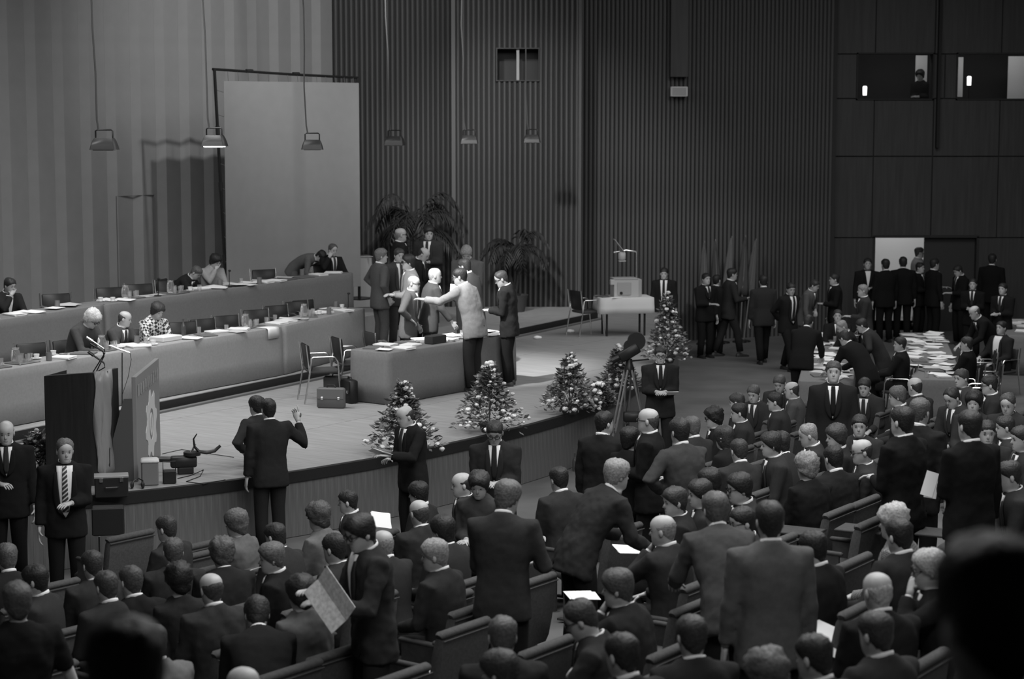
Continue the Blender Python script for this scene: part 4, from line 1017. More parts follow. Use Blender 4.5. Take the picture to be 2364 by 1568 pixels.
# empty chairs set along the back of the draped stage tables
def px_of(P):
    q = P - V((0, 0, HC)); return CX + F_PX * q.x / q.dot(_f)
def chair_behind(keys, px, zf, face, label, group, off=.46):
    best = None
    for k in keys:
        A, d, n, L, D, z = TABS[k]
        for i in range(int(L / .04) + 1):
            P = A + d * (i * .04) + n * (D + off); P.z = zf + .7; e = abs(px_of(P) - px)
            if best is None or e < best[0]: best = (e, P)
    P = best[1]; conf_chair((P.x, P.y, zf), face, label, group)
G1, L1 = 'empty chairs behind the front table', 'empty dark-backed chair behind the long front table'
for px, f in ((88, -140), (437, -146), (487, -138), (540, -142), (606, -146), (655, -140), (702, -142), (768, -138)): chair_behind(('front_a', 'front_b'), px, Z_R1, f, L1, G1)
G2, L2 = 'empty chairs behind the rear table', 'empty dark-backed chair behind the rear table on the upper riser'
for px, f in ((140, -150), (265, -148), (333, -150), (405, -142), (620, -150)): chair_behind(('rear_a', 'rear_b'), px, Z_R2, f, L2, G2)
# ---- small things on the tables
def tpl(fn): return fn
def me_paper(w_=.21, h_=.297, curl=.0, seed=0, th=.0015):
    m = MB(); rnd = random.Random(seed); nx_, ny_ = 3, 4; top = []; bot = []
    for j in range(ny_ + 1):
        for i in range(nx_ + 1):
            x, y = (i / nx_ - .5) * w_, (j / ny_ - .5) * h_; z = curl * ((i / nx_) ** 2 + (j / ny_) ** 2) / 2
            top.append((x, y, z + th)); bot.append((x, y, z))
    k = nx_ + 1; fs = [(j * k + i, j * k + i + 1, (j + 1) * k + i + 1, (j + 1) * k + i) for j in range(ny_) for i in range(nx_)]
    nn = len(top); bf = [tuple(nn + q for q in reversed(f)) for f in fs]
    ed = [i for i in range(k)] + [j * k + nx_ for j in range(1, ny_ + 1)] + [ny_ * k + i for i in range(nx_ - 1, -1, -1)] + [j * k for j in range(ny_ - 1, 0, -1)]
    sf = [(ed[q], ed[(q + 1) % len(ed)], nn + ed[(q + 1) % len(ed)], nn + ed[q]) for q in range(len(ed))]
    m.add(top + bot, fs + bf + sf); return m
PAPERS = [me_paper(curl=c, seed=i).mesh('paper_sheet', M_paper if i % 3 else M_paper2) for i, c in enumerate((0, .012, .02, .008))]
m = MB(); rnd = random.Random(3)
for i in range(5): m.box((rnd.uniform(-.01, .01), rnd.uniform(-.01, .01), .003 + i * .006), (.21, .297, .0055), RZ(rnd.uniform(-.12, .12)))
ME_STACK = m.mesh('paper_stack', M_paper)
ME_FOLDER = MB().bbox((0, 0, .008), (.24, .32, .016), .003).mesh('folder', mat('folder', .12))
ME_TUMB = MB().lathe([(.028, 0), (.033, .10), (.031, .10), (.026, .008), (.001, .006)], 12).mesh('drinking_glass', M_glass, True)
ME_BOT = MB().lathe([(.033, 0), (.035, .02), (.035, .13), (.028, .165), (.013, .19), (.012, .235), (.015, .237), (.015, .25)], 12).mesh('bottle', mat('bottle_glass', .12, .08, trans=.5), True)
ME_JUG = MB().lathe([(.05, 0), (.062, .03), (.06, .12), (.045, .17), (.05, .19), (.046, .19), (.04, .165), (.001, .16)], 14).mesh('water_jug', M_glass, True)
ME_CUP = MB().lathe([(.024, 0), (.034, .02), (.040, .06), (.037, .06), (.028, .012), (.001, .010)], 12).mesh('cup', M_white, True)
ME_SAUC = MB().lathe([(.03, 0), (.07, .012), (.068, .015), (.001, .006)], 14).mesh('saucer', M_white, True)
ME_MUG = MB().lathe([(.037, 0), (.039, .02), (.039, .11), (.035, .11), (.034, .01), (.001, .008)], 14).mesh('beaker', mat('beaker', .16, .5), True)
ME_TRAY = MB().bbox((0, 0, .008), (.40, .28, .016), .006).mesh('tray', mat('tray', .25, .3, metal=.6))
ME_PLATE = MB().prism([(-.12, 0), (.12, 0), (.12, .05), (-.12, .05)], 0, .06).mesh('name_plate', M_white)
ME_ASH = MB().lathe([(.05, 0), (.058, .03), (.050, .03), (.042, .008), (.001, .007)], 12).mesh('ashtray', mat('ash_glass', .3, .15), True)
OCC = {}
def put(key, s, t, me, label, cat, group, rot=0, dz=0, top=True):
    A, d, n, L, D, z = TABS[key]; p = A + d * s + n * t; o = obj(me.name, me, None, (p.x, p.y, z + dz), math.atan2(d.y, d.x) + rot)
    return tag(o, label, cat, group)
NAMES = {'front_a': 'long front table', 'front_b': 'shorter front table piece', 'rear_a': 'rear table by the wall', 'rear_b': 'long rear table before the screen', 'small': 'small table on the stage', 'press_a': 'press table nearest the stage', 'press_b': 'second press table', 'press_c': 'third press table'}
LAY = {'front_a': [(4.3, .30, .25, 'x')], 'small': [(1.32, .2, .2, 'x'), (2.2, .16, .07, 'x')], 'rear_b': [(1.4, .16, .07, 'x'), (3.2, .16, .07, 'x')], 'front_b': [(2.6, .16, .07, 'x')]}
def free(key, s, t, r, kind=None):
    for a, b, q, kd in LAY.get(key, []):
        if math.hypot(a - s, b - t) < ((.14 if kd == 'paper' else r + q) if kind == 'paper' else r + q): return False
    return True
_pz = [0]
def scatter(key, spec, seed, smin=.1, smax=None):
    A, d, n, L, D, z = TABS[key]; rnd = random.Random(seed); smax = smax or L - .1; nm = NAMES[key]; LAY.setdefault(key, [])
    for kind, cnt in sorted(spec, key=lambda q: q[0] == 'paper'):
        for _ in range(cnt):
            r = {'tray': .24, 'stack': .14, 'paper': .13, 'folder': .18, 'cup': .07, 'mug': .05, 'plate': .13, 'glass': .045, 'bottle': .05, 'ash': .06}[kind]
            for q in range(60):
                s, t = rnd.uniform(smin + r * .6, smax - r * .6), rnd.uniform(min(r * .75, D * .45), max(D - r * .75, D * .55))
                if kind in ('plate',): t = .12
                if free(key, s, t, r, kind): break
            else: continue
            LAY[key].append((s, t, r, kind)); a = rnd.uniform(-.5, .5) + (math.pi / 2 if rnd.random() < .3 else 0)
            if kind == 'paper': _pz[0] += 1; put(key, s, t, rnd.choice(PAPERS), 'single paper sheet lying on the %s' % nm, 'paper', 'paper sheets on the ' + nm, a, (_pz[0] % 12) * .0022)
            elif kind == 'stack': put(key, s, t, ME_STACK, 'untidy stack of white papers on the %s' % nm, 'papers', 'paper stacks on the ' + nm, a)
            elif kind == 'folder': put(key, s, t, ME_FOLDER, 'closed dark folder lying on the %s' % nm, 'folder', 'folders on the ' + nm, a)
            elif kind == 'cup':
                put(key, s, t, ME_SAUC, 'white saucer on the %s' % nm, 'saucer', 'saucers on the ' + nm); put(key, s, t, ME_CUP, 'white cup on a saucer on the %s' % nm, 'cup', 'cups on the ' + nm, 0, .0075)
            elif kind == 'mug': put(key, s, t, ME_MUG, 'grey beaker standing on the %s' % nm, 'beaker', 'beakers on the ' + nm)
            elif kind == 'glass': put(key, s, t, ME_TUMB, 'clear drinking glass standing on the %s' % nm, 'glass', 'glasses on the ' + nm)
            elif kind == 'bottle': put(key, s, t, ME_BOT, 'bottle standing on the %s' % nm, 'bottle', 'bottles on the ' + nm)
            elif kind == 'ash': put(key, s, t, ME_ASH, 'round ashtray on the %s' % nm, 'ashtray', 'ashtrays on the ' + nm)
            elif kind == 'plate': put(key, s, t, ME_PLATE, 'white name plate on the %s' % nm, 'name plate', 'name plates on the ' + nm)
            elif kind == 'tray':
                put(key, s, t, ME_TRAY, 'serving tray with glasses on the %s' % nm, 'tray', 'trays on the ' + nm, a * .3)
                put(key, s - .08, t + .04, ME_JUG, 'clear water jug on a tray on the %s' % nm, 'jug', 'jugs on the ' + nm, 0, .016)
                for gx, gy in ((.05, .07), (.12, -.02), (.03, -.06), (-.12, -.08)):
                    put(key, s + gx, t + gy, ME_TUMB, 'clear glass on a tray on the %s' % nm, 'glass', 'glasses on trays on the ' + nm, 0, .016)
scatter('front_a', [('tray', 4), ('stack', 5), ('folder', 2), ('paper', 22), ('mug', 2), ('cup', 4), ('bottle', 1), ('glass', 3), ('ash', 3)], 11)
scatter('front_b', [('tray', 1), ('stack', 4), ('paper', 16), ('mug', 2), ('cup', 2), ('glass', 3), ('ash', 2)], 12)
scatter('rear_a', [('tray', 1), ('stack', 2), ('paper', 10), ('mug', 1), ('cup', 1)], 13)
scatter('rear_b', [('tray', 2), ('stack', 5), ('folder', 2), ('paper', 24), ('mug', 3), ('cup', 3), ('glass', 2)], 14)
scatter('small', [('stack', 7), ('folder', 2), ('paper', 16), ('glass', 2), ('mug', 1), ('ash', 1)], 15)
scatter('press_a', [('stack', 8), ('folder', 3), ('paper', 26), ('glass', 2)], 16)
scatter('press_b', [('stack', 10), ('folder', 3), ('paper', 28), ('glass', 2), ('ash', 2)], 17)
scatter('press_c', [('stack', 4), ('paper', 10)], 18)
# sheet hanging over the front edge of the table
A, d, n, L, D, z = TABS['front_a']; m = MB(); pr = [(.20, .004), (.08, .004), (.0, .004), (-.03, -.004), (-.04, -.03), (-.045, -.16)]
rows = [[V((x, y, zz)) for x in (-.14, -.05, .05, .14)] + [V((x, y + .003, zz + .003)) for x in (.14, .05, -.05, -.14)] for y, zz in pr]
m.loft(rows); o = m.build('paper_sheet', M_paper, None, 'all', (A + d * (L - .28)).to_3d()); o.location.z = z + .001; o.rotation_euler = (0, 0, math.atan2(d.y, d.x)); tag(o, 'white sheet hanging over the edge of the long front table', 'paper')
# boxes and machine on the small table
o = put('small', 1.32, .2, MB().bbox((0, 0, .06), (.34, .16, .12), .008).mesh('desk_box', mat('box_dark', .03, .5)), 'dark upright box on the small table among white papers', 'box', None)
o = put('front_a', 4.3, .30, MB().bbox((0, 0, .035), (.42, .26, .07), .008).mesh('parcel', mat('parcel', .6, .7)), 'white parcel on the long front table near empty chairs', 'parcel', None)
m = MB(); m.tube([(0, 0, 0), (0, -.02, .05), (0, -.02, .26)], .007, 6); m.lathe([(.06, 0), (.06, .012), (.01, .02)], 12); m.ellip((0, -.03, .27), (.018, .03, .018))
for i, (k_, s_) in enumerate((('rear_b', 1.4), ('rear_b', 3.2), ('front_b', 2.6), ('small', 2.2))):
    put(k_, s_, .16, m.mesh('desk_microphone', M_dmetal, True), 'slim desk microphone on the %s' % NAMES[k_], 'microphone', 'desk microphones on the ' + NAMES[k_])

# ---- dark box at the left end of the front table, lectern, sign, sound gear
q = at(10, 975, Z_R1)
t = thing('speaker_cabinet', 'dark upright cabinet standing against the gathered end of the front table', 'cabinet', (q.x - .12, q.y - .35, Z_STAGE), R(-35))
MB().bbox((0, 0, .43), (.42, .35, .86), .012).build('body', M_vin, t); MB().box((0, -.178, .45), (.34, .01, .7)).build('grille', mat('grille', .03), t)
lp = at(192, 1112, Z_STAGE); t = thing('lectern', 'dark lectern with rounded front and a slanted open top', 'lectern', (lp.x, lp.y, Z_STAGE))
rot = R(-14); m = MB(); out = [(-.34, -.22), (.20, -.22)] + [(.20 + .14 * math.sin(a), -.08 - .14 * math.cos(a)) for a in [R(x) for x in (25, 50, 75, 90)]] + [(.34, .26), (.30, .26), (.30, -.06), (.18, -.17), (-.30, -.17), (-.30, .26), (-.34, .26)]
n_ = len(out); zt_ = lambda p: 1.22 + (.06 if p[0] > -.1 else (p[0] + .1) * .22 + .06)
m.add([(p[0], p[1], 0) for p in out] + [(p[0], p[1], zt_(p)) for p in out], [(i, (i + 1) % n_, n_ + (i + 1) % n_, n_ + i) for i in range(n_)] + [tuple(range(n_, 2 * n_)), tuple(reversed(range(n_)))])
M_lect = mat('lectern_wood', .022, .45, noise=.2, nscale=4, stretch=(8, 8, .5)); m.build('body', M_lect, t, 40)
m = MB().box((-.01, .03, 1.10), (.58, .38, .025), Matrix.Rotation(R(-8), 3, 'X')); m.build('reading_desk', M_lect, t)
t.rotation_euler = (0, 0, rot)
m = MB(); rows = []
for i in range(8):
    a_ = R(25 + 70 * i / 7) if i < 6 else R(90); x = .20 + .155 * math.sin(a_) + .008 * math.sin(i * 2.6); y = -.08 - .155 * math.cos(a_) + (.07 * (i - 5) if i > 5 else 0) + .008 * math.cos(i * 2.1); zb0 = .42 - .40 * math.sin(i / 7 * 2.4)
    rows.append([V((x + .022 * math.sin(j * .9 + i * 1.9), y - .006, lerp(1.30, zb0, j / 8))) for j in range(9)])
m.loft(rows, closed=False); o = m.build('pennant', mat('satin', .22, .32), None, 'all', (lp.x, lp.y, Z_STAGE)); o.rotation_euler = (0, 0, rot); md = o.modifiers.new('thick', 'SOLIDIFY'); md.thickness = .006
tag(o, 'shiny folded banner cloth hanging down the front of the lectern', 'banner')
def mic(px0, py0, px1, py1, dep, foot, label):
    a, b = atd(px0, py0, dep), atd(px1, py1, dep + .02); t = thing('microphone', label, 'microphone', foot)
    f = V(foot); m = MB(); dr = (b - a).normalized(); m.tube([a - f, a.lerp(b, .35) - f, a.lerp(b, .36) - f, b - f], [.016, .018, .011, .009], 8); m.build('capsule', M_chrome if label.startswith('c') else M_dmetal, t, True)
    m = MB(); m.tube([b - f, b - f + V((.01, 0, -.05)), V((0, 0, .06)), V((0, 0, 0))], .007, 6); m.build('gooseneck', M_dmetal, t, True)
lz = lambda x, y: (RZ(rot) @ V((x, y, 0))) + lp
def foot(x, y, z): v = lz(x, y); return (v.x, v.y, Z_STAGE + z)
mic(200, 778, 240, 805, lp.y - .12, foot(.16, -.12, 1.14), 'chrome stick microphone, topmost of those on the lectern')
mic(208, 793, 238, 812, lp.y - .10, foot(.20, -.10, 1.14), 'dark stick microphone beneath the topmost one on the lectern')
mic(203, 812, 240, 838, lp.y - .16, foot(.12, -.14, 1.14), 'short dark microphone lowest on the lectern')
sf = at(282, 965, Z_R1); t = thing('microphone_stand', 'slim microphone stand with a tilted microphone between lectern and sign', 'microphone stand', sf)
m = MB(); hx = atd(282, 815, sf.y) - sf; m.tube([(0, 0, .0), hx], .008, 6); m.build('pole', M_dmetal, t)
m = MB()
for a in (20, 140, 260): m.tube([(0, 0, .03), (.22 * math.cos(R(a)), .22 * math.sin(R(a)), .005)], .008, 6)
m.build('tripod_base', M_dmetal, t)
m = MB(); m.tube([atd(255, 798, sf.y) - sf, atd(275, 806, sf.y) - sf, atd(300, 815, sf.y) - sf], [.02, .016, .010], 8); m.build('capsule', M_chrome, t, True)
m = MB(); m.tube([atd(300, 815, sf.y) - sf, atd(303, 830, sf.y) - sf, atd(296, 870, sf.y) - sf, hx * .35, (.02, -.02, .02)], .004, 5); m.build('cable', M_dmetal, t)
# sign with cog emblem, edge on to the camera
s0_, s1_ = at(320, 1112, Z_STAGE), at(372, 1052, Z_STAGE); sd, sn, sL = line_dir(V((s0_.x, s0_.y, 0)), V((s1_.x, s1_.y, 0))); sH = 1.20
t = thing('emblem_sign', 'grey upright board with a pale cog emblem and a line of faint lettering', 'sign', (s0_.x, s0_.y, Z_STAGE), math.atan2(sd.y, sd.x))
MB().bbox((sL / 2, .03, sH / 2), (sL, .05, sH), .004).build('board', mat('sign_grey', .20, .7), t)
m = MB(); pts = []; cxs, czs, nt_ = sL * .60, .50, 8
for i in range(nt_ * 4):
    a = 2 * math.pi * (i + .5) / (nt_ * 4); r_ = .42 if (i % 4) in (0, 1) else .33; pts.append((cxs + r_ * 1.0 * math.cos(a), czs + r_ * math.sin(a)))
def ringplate(outer, inner, y):
    k = len(outer); m.add([(p[0], y, p[1]) for p in outer] + [(p[0], y, p[1]) for p in inner] + [(p[0], y + .006, p[1]) for p in outer] + [(p[0], y + .006, p[1]) for p in inner],
          [(i, (i + 1) % k, k + (i + 1) % k, k + i) for i in range(k)] + [(i, 2 * k + i, 2 * k + (i + 1) % k, (i + 1) % k) for i in range(k)] + [(k + i, k + (i + 1) % k, 3 * k + (i + 1) % k, 3 * k + i) for i in range(k)])
inner = [(cxs + .16 * math.cos(2 * math.pi * (i + .5) / (nt_ * 4)), czs + .19 * math.sin(2 * math.pi * (i + .5) / (nt_ * 4))) for i in range(nt_ * 4)]
ringplate(pts, inner, -.001)
core = [(cxs + .10 * math.cos(2 * math.pi * i / 16), czs + .14 * math.sin(2 * math.pi * i / 16)) for i in range(16)]; core2 = [(cxs + .035 * math.cos(2 * math.pi * i / 16), czs + .10 * math.sin(2 * math.pi * i / 16)) for i in range(16)]
ringplate(core, core2, -.001); m.build('cog_emblem', mat('emblem_pale', .52, .7), t)
rnd = random.Random(5); x = .08
while x < sL - .12:
    wl_ = rnd.choice((.10, .12, .14)); m = MB()
    for k_ in range(3): m.box((x + wl_ * (.15 + .32 * k_), -.001, 1.03 + rnd.uniform(-.01, .01)), (wl_ * .16, .004, .13))
    m.box((x + wl_ * .45, -.001, 1.03 + rnd.choice((-.05, 0, .05))), (wl_ * .7, .004, .03)); m.build('lettering', mat('letter_grey', .28, .7), t); x += wl_ + .035
m = MB().prism([(0, 0)] * 0 or [(-.36, 0), (0, 0), (0, .04), (-.36, .04)], 0, .02)
br = MB(); w0, w1 = .40, .13
br.add([(0, 0, 0), (-w0, 0, 0), (-w1, 0, .95), (0, 0, .95), (0, .03, 0), (-w0, .03, 0), (-w1, .03, .95), (0, .03, .95)], [(0, 1, 2, 3), (4, 7, 6, 5), (0, 4, 5, 1), (1, 5, 6, 2), (2, 6, 7, 3), (3, 7, 4, 0)])
o = br.build('brace_panel', mat('sign_dark', .075, .7), t, False, (0, .02, 0)); o.rotation_euler = (0, 0, -math.atan2(sd.y, sd.x))

q = at(826, 668, Z_R2); t = thing('side_table', 'small pale-clothed stand at the end of the rear table', 'stand', (q.x + .02, q.y + .35, Z_R1), R(20)); MB().bbox((0, 0, .52), (.42, .42, 1.04), .02).build('cloth', mat('pale_cloth', .40, .95), t, 40); MB().bbox((0, 0, 1.05), (.44, .44, .025), .006).build('top', mat('pale_cloth', .40, .95), t)
# ---- sound gear at the stage edge
def gear(name, label, cat, px, py, size, mt, z=Z_STAGE, rz=R(12), detail=None, group=None):
    p = at(px, py, z); t = thing(name, label, cat, (p.x, p.y, z), rz, group); MB().bbox((0, size[1] / 2, size[2] / 2), size, .012).build('body', mt, t)
    if detail: detail(t, size)
    return t
def knobs(t, s):
    MB().bbox((0, s[1] / 2, s[2] + .006), (s[0] - .04, s[1] - .06, .014), .003).build('control_panel', mat('panel_pale', .45, .5), t)
    for i in range(6): MB().lathe([(.012, 0), (.012, .02), (.008, .024)], 8, (-s[0] * .36 + i * s[0] * .145, s[1] * .4, s[2] + .013)).build('knob', M_black, t)
def lid(t, s):
    MB().bbox((0, s[1] / 2, s[2] + .01), (s[0] + .01, s[1] + .01, .025), .004).build('lid', mat('lid_alu', .5, .35, metal=.6), t)
    for sg in (-1, 1): MB().bbox((sg * s[0] * .3, -.006, s[2] - .02), (.035, .014, .05), .003).build('latch', M_chrome, t)
    MB().tube([(-.07, -.015, s[2] * .55), (-.06, -.035, s[2] * .55), (.06, -.035, s[2] * .55), (.07, -.015, s[2] * .55)], .007, 6).build('handle', M_chrome, t)
gear('mixer', 'dark mixing desk with pale knob panel at the lectern foot', 'mixer', 265, 1108, (.36, .28, .17), M_vin, detail=knobs)
gear('equipment_case', 'equipment case with bright lid and chrome latches at the stage edge', 'case', 258, 1150, (.36, .20, .22), M_vin, detail=lid)
p = at(262, 1150, Z_STAGE); t = thing('amplifier_case', 'dark case hung on the stage front below the bright-lidded case', 'case', (p.x + .02, p.y - .42, 0), R(10))
MB().bbox((0, .1, .60), (.34, .2, .30), .012).build('body', M_vin, t)
for sg in (-1, 1):
    MB().lathe([(.018, 0), (.02, .02), (.01, .03)], 8, (sg * .1, .1, .425)).build('foot', M_chrome, t, True)
    MB().tube([(sg * .1, .1, .425), (sg * .1, .1, 0.0)], .009, 6).build('leg', M_dmetal, t)
gear('battery_box', 'pale grey box with a fabric top on the stage edge', 'box', 347, 1122, (.19, .20, .26), mat('box_grey', .16, .8), detail=lambda t, s: MB().bbox((0, s[1] / 2, s[2] + .012), (s[0] + .02, s[1] + .02, .045), .018).build('cloth_top', mat('cloth_pale', .5, .95, bump=.5, nscale=20), t, 50))
gear('recorder', 'small dark recorder with a strap beside the pale grey box', 'recorder', 392, 1118, (.15, .13, .15), M_vin, detail=lambda t, s: MB().tube([(-.07, .06, .14), (-.07, .06, .25), (.07, .06, .25), (.07, .06, .14)], .006, 6).build('strap', M_dmetal, t))
p = at(318, 1128, Z_STAGE); t = thing('headphones', 'headphones lying beside the bright-lidded case', 'headphones', p)
MB().tube([(-.06, 0, .04), (-.05, .05, .08), (0, .07, .10), (.05, .05, .08), (.06, 0, .04)], .008, 6).build('headband', M_dmetal, t, True)
for sg in (-1, 1): MB().ellip((sg * .06, -.01, .04), (.022, .04, .04)).build('ear_cup', M_vin, t, True)
# film camera lying on its side with a shoulder brace
p = at(425, 1095, Z_STAGE); t = thing('film_camera', 'black film camera with curved shoulder brace lying on the stage', 'film camera', p, R(14))
MB().bbox((0, .05, .14), (.30, .14, .13), .015).build('body', M_vin, t, 50); MB().tube([(-.15, .05, .17), (-.30, .05, .18), (-.36, .05, .18)], [.035, .035, .045], 12).build('lens', M_dmetal, t, 50)
MB().lathe([(.10, 0), (.10, .04)], 18, (.1, .05, .21)).build('film_magazine', M_vin, t, 50)
MB().bbox((.02, .05, .04), (.18, .16, .08), .01).build('base', M_vin, t)
MB().tube([(.08, .05, .22), (.12, .05, .30), (.14, .05, .34)], .014, 8).build('bracket', M_chrome, t, True)
MB().tube([(.16, .05, .46), (.12, .05, .40), (.13, .05, .31), (.18, .05, .25), (.27, .05, .235), (.36, .05, .25), (.43, .05, .31)], [.012, .018, .026, .036, .04, .038, .03], 8, flat=.55).build('shoulder_brace', M_vin, t, True)
def cable(pts, r_, label, m_=None):
    o = MB().tube(pts, r_, 6).build('cable', m_ or M_dmetal, None, True); return tag(o, label, 'cable')
c = [at(x, y, Z_STAGE + .006) for x, y in ((410, 1105), (440, 1098), (470, 1085), (462, 1100), (430, 1112), (470, 1118), (520, 1108))]; cable(c, .005, 'loose black cable coiled round the film camera')
c = [at(x, y, Z_STAGE + .006) for x, y in ((375, 1048), (420, 1038), (480, 1047), (540, 1056))]; cable(c, .004, 'thin cable running over the boards behind the film camera')
f_ = lambda x, y, o=.08: (lambda q: V((q.x + o * .5, q.y - o, q.z)))(atd(x, y, at(x, 1125, Z_STAGE).y))
cable([f_(296, 1150), f_(294, 1190), f_(270, 1240), f_(225, 1250)], .006, 'black cable looping down the stage front under the cases')
cable([f_(325, 1135), f_(326, 1180), f_(345, 1200), f_(350, 1185), f_(330, 1215), f_(300, 1200)], .005, 'second black cable hanging in a small loop on the stage front')
# ---- briefcases
def briefcase(px, py, sz, g, label, rz):
    p = at(px, py, Z_STAGE); t = thing('briefcase', label, 'briefcase', p, rz)
    MB().bbox((0, 0, sz[2] / 2), sz, .02).build('body', mat('leather_%s' % g, g, .5), t, 50)
    MB().bbox((0, -sz[1] / 2 - .004, sz[2] * .72), (sz[0] * .96, .012, sz[2] * .5), .004).build('flap', mat('leather_%s' % g, g, .5), t)
    MB().tube([(-.06, 0, sz[2]), (-.05, 0, sz[2] + .035), (.05, 0, sz[2] + .035), (.06, 0, sz[2])], .009, 6).build('handle', M_black, t, True)
    for sg in (-1, 1): MB().bbox((sg * sz[0] * .3, -sz[1] / 2 - .014, sz[2] * .5), (.03, .01, .04), .002).build('buckle', M_chrome, t)
briefcase(765, 942, (.40, .12, .29), .11, 'tan-grey briefcase standing in front against a darker one', R(-8))
briefcase(778, 925, (.38, .12, .36), .06, 'mid-grey briefcase standing behind the tan-grey one', R(-8))
briefcase(808, 930, (.28, .14, .34), .012, 'black leather bag beside the briefcases', R(-60))
# ---- pendant stage lamps
def stage_lamp(px, py, wpx, glow, label):
    dep = F_PX * .335 / wpx; p = atd(px, py, dep); t = thing('stage_lamp', label, 'lamp', p, R(random.uniform(-12, 12)))
    m = MB(); rings = []
    for z, a, b in ((-.075, .168, .12), (-.02, .155, .108), (.04, .135, .09), (.075, .115, .07)): rings.append([V((x * a, y * b, z)) for x, y in ((-1, -.8), (-.9, -1), (.9, -1), (1, -.8), (1, .8), (.9, 1), (-.9, 1), (-1, .8))])
    m.loft(rings); m.build('hood', mat('lamp_enamel', .03, .4), t, 50)
    MB().bbox((0, 0, -.079), (.26, .17, .012), .003).build('lens', mat('lens_glow', .9, emit=16) if glow else mat('lens_off', .25, .2), t)
    m = MB(); m.tube([(-.11, 0, .06), (-.11, 0, .16), (-.09, 0, .175), (.09, 0, .175), (.11, 0, .16), (.11, 0, .06)], .011, 6); m.build('bracket', M_dmetal, t, True)
    rn = random.Random(px); ztop = 9.45 - p.z; pts = [(-.07, 0, .17), (-.09, 0, .3)]
    for i in range(1, 9): pts.append((-.09 - .10 * i / 8 + rn.uniform(-.02, .02), rn.uniform(-.02, .02), .3 + (ztop - .3) * i / 8))
    MB().tube(pts, .013, 6).build('cable', mat('lamp_cable', .06), t, True)
    if glow: spot_light('lamp_beam', p + V((0, 0, -.12)), p + V((.1, -.1, -3)), 60, 110, .8, .1)
stage_lamp(241, 332, 61, False, 'black stage lamp hanging over the wall end of the tables')
stage_lamp(495, 325, 56, True, 'lit black stage lamp hanging beside the screen post')
stage_lamp(721, 334, 50, False, 'black stage lamp hanging in front of the white screen')
stage_lamp(911, 325, 46, False, 'black stage lamp hanging above the tall palm')
stage_lamp(1083, 322, 42, False, 'black stage lamp hanging beside the projection window side of the palm')
stage_lamp(1228, 320, 40, False, 'black stage lamp hanging below the projection window')
# ---- projection screen
a = atd(516, 187, 35.6); b = atd(828, 187, 38.4); d, n, L = line_dir(V((a.x, a.y, 0)), V((b.x, b.y, 0))); zt = a.z; zb = Z_R2 + .25
t = thing('projection_screen', 'large square projection screen laced into a dark tube frame', 'screen', (a.x, a.y, Z_R2), math.atan2(d.y, d.x)); H = zt - Z_R2
MB().bbox((L / 2, 0, (H + .25) / 2), (L, .012, H - .25), .003).build('screen_cloth', M_screen, t)
pa = atd(498, 160, 35.6); zf = pa.z - Z_R2
MB().tube([(.06, .06, 0), (-.16, .06, zf)], .028, 8).build('post', M_dmetal, t, True); MB().tube([(L + .03, .06, 0), (L + .03, .06, H + .10)], .028, 8).build('post', M_dmetal, t, True)
MB().tube([(-.2, .06, zf), (L * .5, .06, H + .14), (L + .05, .06, H + .10)], .024, 8).build('top_bar', M_dmetal, t, True)
for x in (.7, 1.9): MB().tube([(x - .08, .06, lerp(zf, H + .12, x / L * 1.2 if x < L * .8 else 1)), (x + .08, .06, lerp(zf, H + .12, x / L * 1.2 if x < L * .8 else 1))], .034, 8).build('sleeve', M_black, t)
for i in range(14):
    x = L * (i + .5) / 14; MB().tube([(x, .01, H - .01), (x + .02, .05, lerp(zf, H + .12, min(1, x / L * 1.6)))], .005, 5).build('lace', mat('lace', .1), t)
for i in range(9):
    z_ = .5 + (H - .7) * i / 8
    MB().tube([(L - .005, .01, z_), (L + .03, .05, z_ + .04)], .005, 5).build('lace', mat('lace', .1), t); MB().tube([(.005, .01, z_), (lerp(.06, -.16, z_ / zf), .05, z_ + .04)], .005, 5).build('lace', mat('lace', .1), t)
for z_ in (.9, 2.2, 3.2): MB().tube([(lerp(.06, -.16, z_ / zf), .06, z_), (lerp(.06, -.16, (z_ + .16) / zf), .06, z_ + .16)], .038, 8).build('sleeve', M_black, t)
MB().box((0.06, .06, .01), (.5, .5, .02)).build('foot', M_dmetal, t); MB().box((L + .03, .06, .01), (.5, .5, .02)).build('foot', M_dmetal, t)
# ---- palms
def frond(L, up, seed, wid=.28):
    rnd = random.Random(seed); m = MB(); pts = []; n_ = 9
    for i in range(n_ + 1):
        u_ = i / n_; pts.append(V((L * .85 * u_, 0, up * L * math.sin(u_ * math.pi * .62) - L * .55 * u_ ** 2.4)))
    m.tube(pts, [.012 * (1 - .8 * i / n_) + .002 for i in range(n_ + 1)], 5)
    for i in range(1, 2 * n_ + 1):
        u_ = i / (2 * n_); k = u_ * n_; j = min(int(k), n_ - 1); p = pts[j].lerp(pts[j + 1], k - j); t_ = (pts[j + 1] - pts[j]).normalized()
        if u_ < .22: continue
        ln = wid * L * (math.sin(math.pi * min(1, u_ * .9 + .08)) ** .6) + .05
        for sg in (-1, 1):
            dr = (t_ * .7 + V((0, sg, -.25 - rnd.uniform(0, .4)))).normalized(); w_ = .022; sd_ = dr.cross(V((0, 0, 1))).normalized() * w_
            q0 = p; q1 = p + dr * ln * .45 + sd_ + V((0, 0, .0)); q2 = p + dr * ln + V((0, 0, -.12 * ln / .4)); q3 = p + dr * ln * .45 - sd_
            m.add([q0, q1, q2, q3, q0 + V((0, 0, .003)), q1 + V((0, 0, .003)), q2 + V((0, 0, .003)), q3 + V((0, 0, .003))], [(0, 1, 2, 3), (4, 7, 6, 5), (0, 4, 5, 1), (1, 5, 6, 2), (2, 6, 7, 3), (3, 7, 4, 0)])
    return m
